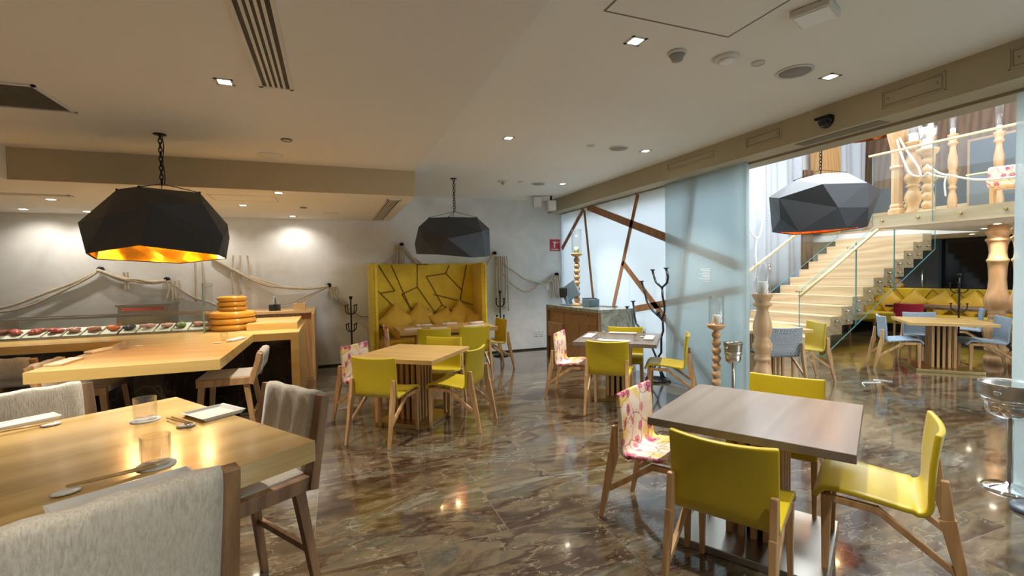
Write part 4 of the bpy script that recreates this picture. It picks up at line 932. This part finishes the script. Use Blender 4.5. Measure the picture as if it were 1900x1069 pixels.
# small copper pendant high over the mezzanine
t=thing('pendant_lamp','small copper lined faceted pendant lamp high above the top stairs','lamp',(9.2,5.8,4.12),0,'faceted pendant lamps')
def ico(s):
    b=nb(); r=random.Random(5); ring0=[(math.cos(a)*.42,math.sin(a)*.42,-.16+r.uniform(-.02,.02)) for a in [k*PI/3.5 for k in range(7)]]; ring1=[(math.cos(a+.4)*.5,math.sin(a+.4)*.5,.04+r.uniform(-.05,.05)) for a in [k*PI/3.5 for k in range(7)]]; ring2=[(math.cos(a)*.26,math.sin(a)*.26,.24) for a in [k*PI/2 for k in range(4)]]
    P=[[b.verts.new(Vector(p)*s) for p in q] for q in(ring0,ring1,ring2)]
    for k in range(7): j=(k+1)%7; b.faces.new((P[0][k],P[0][j],P[1][k])); b.faces.new((P[0][j],P[1][j],P[1][k]))
    for k in range(7): j=(k+1)%7; m=int(k*4/7)%4; b.faces.new((P[1][k],P[1][j],P[2][m])); 
    for k in range(4): pass
    b.faces.new(P[2]); 
    for k,m in((1,0),(3,1),(5,2)): b.faces.new((P[1][k+1],P[2][(m+1)%4],P[2][m]))
    return b
obj('faceted_shade',ico(1),M['shade'],t); obj('metal_lining',ico(.97),M['copper'],t)
b=chain(.26,2.2); obj('chain',b,M['black'],t)
# ---------------------------------------------------------------- ropes on the back wall
gW='natural rope swags on the white back wall'
YR=8.775
def swag(a,bp,sag,off=0.0,r=.016,strands=1,label='',seed=0,mat='rope'):
    rnd=random.Random(seed); b=nb()
    for s in range(strands):
        pts=[]; n=14; ph=rnd.uniform(0,6); dz=rnd.uniform(-.03,.03); sg=sag*rnd.uniform(.85,1.15)
        for i in range(n+1):
            t=i/n; x=a[0]+(bp[0]-a[0])*t; z=a[1]+(bp[1]-a[1])*t-sg*4*t*(1-t)
            amp=math.sin(PI*t)
            pts.append((x,YR-off-.014*s-.015*math.sin(t*7+ph)*amp,z+(dz+.018*math.sin(t*11+ph))*amp))
        tube(b,pts,r*1.3,7)
    return tag(obj('rope_swag',b,M[mat]),label,'rope',gW)
swag((-4.95,1.15),(-3.26,1.74),.14,0,.016,1,'upper thin rope running off the left edge on the back wall',1)
swag((-4.95,1.12),(-3.26,1.72),.24,.02,.013,1,'lower thin rope running off the left edge on the back wall',2)
swag((-3.27,1.74),(-2.42,1.56),.10,0,.018,4,'thick rope swag between the two hooks above the sushi case',3)
swag((-2.41,1.56),(-1.50,1.05),.05,0,.014,2,'rope falling from the second hook down towards the amber platters',4)
swag((-1.80,1.92),(-.07,1.42),.20,0,.016,3,'long rope swag from behind the pendant to the hook right of the platters',5)
swag((-1.3,1.00),(-.07,1.40),.10,.02,.009,1,'thin rope rising to the hook right of the amber platters',6)
swag((-.06,1.41),(.62,.87),.14,0,.016,1,'rope drooping from the hook to the left side of the yellow booth',7)
swag((1.20,2.12),(1.75,1.62),.06,0,.016,2,'rope falling behind the booth from the hook over its top edge',8)
swag((1.18,2.12),(.85,1.80),.10,0,.012,1,'short rope curling left from the hook over the booth top',14)
swag((2.60,1.68),(3.0,1.97),.06,0,.014,2,'ropes rising from behind the booth to the hook at its right',9)
swag((3.0,1.93),(3.92,1.37),.08,0,.011,1,'upper thin rope swag right of the booth',10)
swag((3.0,1.90),(3.92,1.34),.32,.02,.011,1,'lower thin rope swag right of the booth',11)
swag((3.90,1.37),(4.36,1.52),.05,0,.014,2,'short rope swag reaching the hook by the glass wall',12)
def bundle(x,z0,z1,n,w,label,seed):
    rnd=random.Random(seed); b=nb()
    for k in range(n):
        xx=x-w/2+w*k/max(1,n-1); zz=z1+rnd.uniform(0,.15)*(z0-z1)
        tube(b,catmull([(x+(xx-x)*.9,YR-.03,z0),(xx,YR-.02-.01*(k%2),z0-.12*(z0-z1)),(xx+rnd.uniform(-.02,.02),YR-.02,(z0+zz)/2),(xx+rnd.uniform(-.02,.02),YR-.02,zz)],5),.015,6)
    return tag(obj('hanging_rope',b,M['rope']),label,'rope','hanging rope bundles on the back wall')
bundle(-2.93,1.70,1.42,2,.05,'short knotted rope end hanging between the first two hooks',1)
bundle(-2.33,1.56,1.22,4,.16,'frayed rope ends hanging from the second hook above the sushi case',2)
bundle(-1.98,1.85,1.20,2,.10,'rope ends hanging below the big pendant on the left side',3)
bundle(-1.40,1.95,1.30,3,.22,'rope ends hanging below the big pendant above the platters',4)
bundle(.02,1.40,1.16,4,.10,'frayed rope ends hanging from the hook left of the booth',5)
bundle(1.16,2.12,1.72,5,.14,'rope bundle hanging down onto the booth top edge',6)
bundle(3.14,1.92,.80,6,.22,'long rope bundle hanging to the right of the booth',7)
bundle(4.33,1.52,1.02,6,.20,'rope bundle hanging in the corner behind the cash register',8)
for i,(x,z,l) in enumerate([(-3.25,1.75,'leftmost, above the sushi case'),(-2.42,1.58,'second from left, above the sushi case'),(-1.80,1.93,'behind the big pendant'),(-.06,1.43,'between the platters and the booth'),(1.2,2.14,'over the booth top'),(3.0,1.98,'right of the booth'),(4.36,1.54,'next to the glass wall')]):
    o=obj('rope_hook',L(lathe,[(0,0),(.035,0),(.038,.02),(.022,.05),(.04,.075),(.02,.09),(0,.09)],7),M['black']); o.rotation_euler=(R(90),0,0); o.location=(x,YB-.0,z)
    tag(o,'black knotted rope hook, '+l,'hook','black rope hooks on the back wall')
# ---------------------------------------------------------------- wall fittings
t=thing('red_fire_sign','small red sign with white pictogram on the wall beside the glass corner','sign',(4.345,YB-.008,2.15))
obj('plate',L(bx,-.115,.115,-.006,.006,-.12,.12,.003),M['redsign'],t)
b=nb(); bx(b,-.03,.0,-.010,-.005,-.055,.06); bx(b,-.05,.02,-.010,-.005,.055,.075); bx(b,.0,.06,-.010,-.005,.04,.052); bx(b,.055,.07,-.010,-.005,.06,.075); bx(b,.085,.098,-.010,-.005,.05,.062); obj('pictogram',b,M['signw'],t)
b=nb()
for k in range(9):
    bx(b,-.085+k*.019,-.085+k*.019+.013,-.010,-.005,-.10,-.078)
obj('caption_bar',b,M['signw'],t)
for x,z,w_,l in((4.17,1.28,.09,'blank white switch plate on the wall beside the cash register'),(3.89,.335,.08,'left outlet plate low on the wall beside the reception counter'),(4.01,.33,.08,'right outlet plate low on the wall beside the reception counter')):
    t=thing('wall_plate',l,'outlet',(x,YB,z),0,'wall plates'); obj('plate',L(bx,-w_/2,w_/2,-.012,-.001,-.06,.06,.003),M['signw'],t)
    if z<1: b=nb(); [bx(b,sx-.006,sx+.006,-.016,-.011,zz-.008,zz+.008) for sx in(-.015,.015) for zz in(-.025,.025)]; obj('socket',b,M['dark'],t)
t=thing('wall_speaker','small white box speaker under the ceiling, left of two','speaker',(3.72,8.3,2.94),R(-15)); obj('body',L(box,(0,0,0),(.165,.15,.20),0,.01),M['vent'],t); obj('grille',L(box,(0,-.078,0),(.14,.006,.175)),M['signw'],t); obj('bracket',L(tube,[(0,.03,.09),(0,.03,.109)],.02,8),M['vent'],t)
t=thing('wall_speaker','small white box speaker on a bracket beside the beam, right of two','speaker',(3.95,8.15,2.86),R(-15)); obj('body',L(box,(0,0,0),(.165,.15,.19),0,.01),M['vent'],t); obj('grille',L(box,(0,-.078,0),(.14,.006,.165)),M['signw'],t); obj('bracket',L(tube,[(0,.03,.09),(0,.03,.189)],.02,8),M['dark'],t)
# beam access panels + camera dome
for y0,y1,z0,z1,l in((3.43,3.86,2.885,3.0,'small recessed access panel on the beam left of the camera dome'),(2.09,2.52,2.865,3.005,'recessed access panel on the beam right of the camera dome'),(4.30,5.12,2.90,3.0,'long faint access panel on the beam above the frosted panes'),(.9,1.75,2.865,3.005,'recessed access panel at the right end of the beam')):
    t=thing('access_panel',l,'panel',(4.2,(y0+y1)/2,(z0+z1)/2),0,'beam access panels'); hy=(y1-y0)/2; hz=(z1-z0)/2
    b=nb(); bx(b,-.006,-.0005,-hy,hy,-hz,-hz+.008); bx(b,-.006,-.0005,-hy,hy,hz-.008,hz); bx(b,-.006,-.0005,-hy,-hy+.008,-hz,hz); bx(b,-.006,-.0005,hy-.008,hy,-hz,hz); obj('frame',b,M['beam'],t)
    b=nb(); bx(b,-.003,-.0005,-hy+.02,hy-.02,-hz+.02,-hz+.023); bx(b,-.003,-.0005,-hy+.02,hy-.02,hz-.023,hz-.02); bx(b,-.003,-.0005,-hy+.02,-hy+.023,-hz+.02,hz-.02);bx(b,-.003,-.0005,hy-.023,hy-.02,-hz+.02,hz-.02)
    for yy in(-hy+.05,hy-.05): tube(b,[(-.004,yy,0),(0,yy,0)],.006,8)
    obj('seam',b,M['seam'],t)
t=thing('camera_dome','black half dome security camera on the beam','camera',(4.2,2.97,2.915))
b=nb(); bmesh.ops.create_uvsphere(b,u_segments=20,v_segments=12,radius=.07); bmesh.ops.bisect_plane(b,geom=b.verts[:]+b.edges[:]+b.faces[:],plane_co=(0,0,0.01),plane_no=(0,0,1),clear_outer=True); 
for f in b.faces: f.smooth=True
obj('dome',b,M['blackg'],t); obj('cap',L(bx,-.07,0,-.07,.07,.008,.03,.004),M['black'],t)
t=thing('beam_grille','long flush grille in the underside of the beam above the pendant','grille',(4.33,2.95,2.8)); obj('grille_plate',L(bx,-.07,.07,-.38,.38,-.004,-.0005),M['seam'],t)
# ---------------------------------------------------------------- ceiling fittings
def downlight(x,y,z,label,spot=22,size=1.6,col=(1,.925,.82),s=.055,target=None):
    t=thing('downlight',label,'downlight',(x,y,z),0,'recessed ceiling downlights')
    b=nb(); 
    for a in(-1,1): bx(b,a*s,a*(s-.018),-s,s,-.004,-.0005); bx(b,-s,s,a*s,a*(s-.018),-.004,-.0005)
    obj('frame',b,M['vent'],t); obj('lens',L(bx,-s+.02,s-.02,-s+.02,s-.02,-.0025,-.0005),M['glow'],t)
    if z>3: col=(1,.965,.92); spot*=1.12
    l=bpy.data.lights.new('downlight_beam','SPOT'); l.energy=spot*1.1; l.color=col; l.spot_size=size; l.spot_blend=.8; l.shadow_soft_size=.03
    o=bpy.data.objects.new('downlight_beam',l); C.objects.link(o); o.location=(x,y,z-.03)
    if target: o.rotation_euler=(Vector(target)-Vector((x,y,z))).to_track_quat('-Z','Y').to_euler()
    return t
UP=2.883; LOW=2.57; HI=3.05
downlight(-.63,3.60,UP,'square downlight beside the long slot vent on the left ceiling',110)
for x,z in((-.63,UP),(-2.4,UP),(1.84,HI),(3.60,HI)): downlight(x,.30,z,{-.63:'square downlight behind the camera in line with the slot vent',-2.4:'square downlight behind the camera at the far left',1.84:'square downlight behind the camera in line with the hatch',3.60:'square downlight behind the camera beside the beam'}[x],80 if x<0 else 60)
downlight(-2.4,3.60,UP,'square downlight on the left ceiling above the communal table, outside the picture',190)
downlight(1.84,2.54,HI,'square downlight beside the ceiling hatch on the right ceiling',110)
downlight(3.60,2.52,HI,'square downlight near the beam, beside the round speaker',110)
downlight(3.61,4.80,HI,'square downlight near the beam above the frosted panes',110)
downlight(1.82,4.79,HI,'square downlight over the middle of the right ceiling',110)
downlight(3.60,6.99,HI,'square downlight near the wall speakers',110)
for x,y,l in((-.56,6.10,'square downlight at the front edge of the low ceiling'),(-1.11,7.28,'square downlight in the middle of the low ceiling'),(-3.14,7.28,'square downlight in the low ceiling at the far left')): downlight(x,y,LOW,l,70)
for x,y,l in((-3.9,8.35,'small downlight washing the back wall at the far left'),(-3.25,8.45,'small downlight washing the back wall, partly behind the big pendant'),(-1.9,8.4,'small downlight washing the back wall, hidden behind the big pendant'),(-.58,8.42,'small downlight washing the back wall, right of the big pendant')): downlight(x,y,LOW,l,9,2.3,target=(x,8.83,1.2))
def disc(name,x,y,z,r,label,cat,mat,rim='vent',drop=.012):
    t=thing(name,label,cat,(x,y,z),0); obj('rim',L(lathe,[(0,-drop*.4),(r*.86,-drop*.4),(r*.9,-drop),(r,-drop*.7),(r,-.0005),(0,-.0005)],36),M[rim],t); obj('face',L(lathe,[(0,-drop*.45-.002),(r*.84,-drop*.45-.002),(r*.84,-drop*.4),(0,-drop*.4)],36),M[mat],t); return t
M['grillegrey']=plain('grey speaker grille',(.30,.29,.27),.7)
disc('ceiling_speaker',3.25,2.54,HI,.125,'large round grey speaker grille in the right ceiling nearest us','speaker','grillegrey')
disc('ceiling_speaker',3.22,4.79,HI,.115,'round pale speaker grille in the right ceiling above the frosted panes','speaker','grillegrey')
disc('ceiling_speaker',3.21,7.10,HI,.115,'farthest round speaker in the right ceiling','speaker','grillegrey')
disc('ceiling_speaker',-.58,5.60,UP,.125,'round flush speaker in the left ceiling near the pendant chain','speaker','ceil','ceil')
disc('ceiling_speaker',-.005,7.9,LOW,.12,'round flush speaker in the low ceiling','speaker','ceil','ceil')
disc('sprinkler_cap',2.86,2.52,HI,.045,'small white round cap between the detectors and the speaker','cap','vent')
disc('sprinkler_cap',2.84,4.79,HI,.045,'small white round cap in the middle of the right ceiling','cap','vent')
disc('sprinkler_cap',2.86,7.01,HI,.045,'small white round cap far back on the right ceiling','cap','vent')
disc('sprinkler_cap',-.37,4.92,UP,.05,'small round cap on the left ceiling','cap','vent','seam',.014)
disc('sprinkler_cap',-.36,7.31,LOW,.045,'small round cap on the low ceiling','cap','vent','seam')
t=thing('smoke_detector','boxy round smoke detector on the right ceiling, left of two','detector',(2.20,2.58,HI)); obj('base',L(lathe,[(0,-.02),(.055,-.02),(.062,-.012),(.062,0),(0,0)],28),M['vent'],t); obj('sensor_head',L(lathe,[(0,-.055),(.035,-.055),(.045,-.03),(.052,-.02),(0,-.02)],28),M['grillegrey'],t)
t=thing('smoke_detector','flat round smoke detector on the right ceiling, right of two','detector',(2.58,2.53,HI)); obj('base',L(lathe,[(0,-.02),(.07,-.02),(.085,-.012),(.085,0),(0,0)],32),M['vent'],t); obj('sensor_head',L(lathe,[(0,-.035),(.04,-.035),(.055,-.02),(0,-.02)],28),M['signw'],t)
t=thing('smoke_detector','small detector on the right ceiling near the booth pendant','detector',(2.57,7.05,HI)); obj('base',L(lathe,[(0,-.015),(.075,-.015),(.08,0),(0,0)],28),M['vent'],t); obj('sensor_head',L(lathe,[(0,-.06),(.02,-.055),(.03,-.015),(0,-.015)],20),M['grillegrey'],t)
t=thing('wireless_access_point','white square access point box on the right ceiling','access point',(2.60,1.91,HI),R(20)); obj('body',L(bx,-.10,.10,-.10,.10,-.04,-.001,.006),M['vent'],t); obj('face_plate',L(bx,-.085,.085,-.085,.085,-.045,-.04),M['signw'],t)
def hatch(x0,x1,y0,y1,z,label,w=.008,mat='seam'):
    t=thing('ceiling_hatch',label,'hatch',((x0+x1)/2,(y0+y1)/2,z)); hx=(x1-x0)/2; hy=(y1-y0)/2
    b=nb(); bx(b,-hx,hx,-hy-w,-hy,-.002,-.0005); bx(b,-hx,hx,hy,hy+w,-.002,-.0005); bx(b,-hx,-hx+w,-hy,hy,-.002,-.0005); bx(b,hx-w,hx,-hy,hy,-.002,-.0005); obj('seam',b,M[mat],t)
    obj('door',L(bx,-hx+w,hx-w,-hy,hy,-.0015,-.0005),M['ceil2' if z>3 else 'ceil'],t)
hatch(1.46,2.37,1.35,2.30,HI,'large square access hatch with dark seams in the right ceiling',.012)
hatch(-1.35,-.63,6.42,6.85,LOW,'small access hatch with thin seams in the low ceiling',.006)
def slotvent(name,label,x0,x1,y0,y1,z,nslot,alongY=True,dark='dark',sf=.24,sm='vent'):
    t=thing(name,label,'vent',((x0+x1)/2,(y0+y1)/2,z)); hx=(x1-x0)/2; hy=(y1-y0)/2; f=.022
    b=nb(); bx(b,-hx,hx,-hy,-hy+f,-.012,-.0005); bx(b,-hx,hx,hy-f,hy,-.012,-.0005); bx(b,-hx,-hx+f,-hy,hy,-.012,-.0005); bx(b,hx-f,hx,-hy,hy,-.012,-.0005); obj('frame',b,M['vent'],t)
    obj('dark_slot',L(bx,-hx+f,hx-f,-hy+f,hy-f,-.003,-.0008),M[dark],t)
    W=2*((hx if alongY else hy)-f); n=nslot
    for i in range(1,n):
        c=-W/2+W*i/n; s=W/n*sf
        obj('slat',L(bx,c-s,c+s,-hy+f,hy-f,-.010,-.003) if alongY else L(bx,-hx+f,hx-f,c-s,c+s,-.010,-.003),M[sm],t)
    return t
slotvent('slot_vent','long white linear slot vent running toward us on the left ceiling',-.425,-.215,.9,3.60,UP,5)
slotvent('slot_vent','linear slot vent at the right edge of the low ceiling',.68,.87,6.25,8.65,LOW,5)
slotvent('slot_vent','thin linear slot vent at the left of the low ceiling',-4.4,-2.79,6.86,6.96,LOW,2,False)
slotvent('return_air_grille','dark return air grille with fine louvres at the left of the ceiling',-2.86,-1.80,4.04,4.60,UP,16,False,'dark',.14,'seam')
# small atrium downlights under the mezzanine slab
for x,y,l in((9.6,4.1,'small downlight under the mezzanine near the turned columns'),(10.6,4.7,'small downlight under the mezzanine beside the stairs'),(12.2,5.6,'small downlight under the mezzanine above the banquette')): downlight(x,y,2.22,l,25,1.9)
for x,y,l in((12.4,7.4,'small downlight above the stair end of the banquette'),(12.3,3.4,'small downlight above the right end of the banquette')): downlight(x,y,2.22,l,25,1.9)
gK='white ropes on the linen curtain'
rope([(8.80,8.13,2.90),(8.95,8.11,2.50),(9.07,8.10,2.32),(9.22,8.11,2.30),(9.33,8.12,2.55),(9.40,8.14,2.80)],.020,'white rope looped in a swag on the linen curtain at the left of the stairs',gK,'ropew')
rope([(9.16,8.10,2.32),(9.13,8.11,1.95),(9.15,8.11,1.60),(9.10,8.12,1.30)],.020,'white rope hanging straight down the linen curtain below the swag',gK,'ropew')
for (y,z,l) in((4.69,1.60,'small faint printed notice on the grey sliding glass pane'),):
    t=thing('glass_notice',l,'notice',(4.412,y,z)); b=nb()
    for k in range(9): bx(b,-.002,.0,-.09,.09-(.03*(k%3)),-.02*k-.006,-.02*k)
    obj('text_lines',b,M['signw'],t)
t=thing('glass_notice','small faint printed notice on the fixed glass pane beside the iron stand','notice',(4.492,5.50,1.64)); b=nb()
for k in range(9): bx(b,-.002,.0,-.04,.06-(.02*(k%3)),-.022*k-.006,-.022*k)
obj('text_lines',b,M['signw'],t)
tag(obj('white_cable',L(tube,catmull([(6.55,4.1,.006),(6.75,4.25,.006),(6.95,4.15,.006),(7.05,4.3,.006),(7.15,4.12,.006)],6),.004,6),M['signw']),'thin white cable lying on the atrium floor behind the yellow chair','cable')
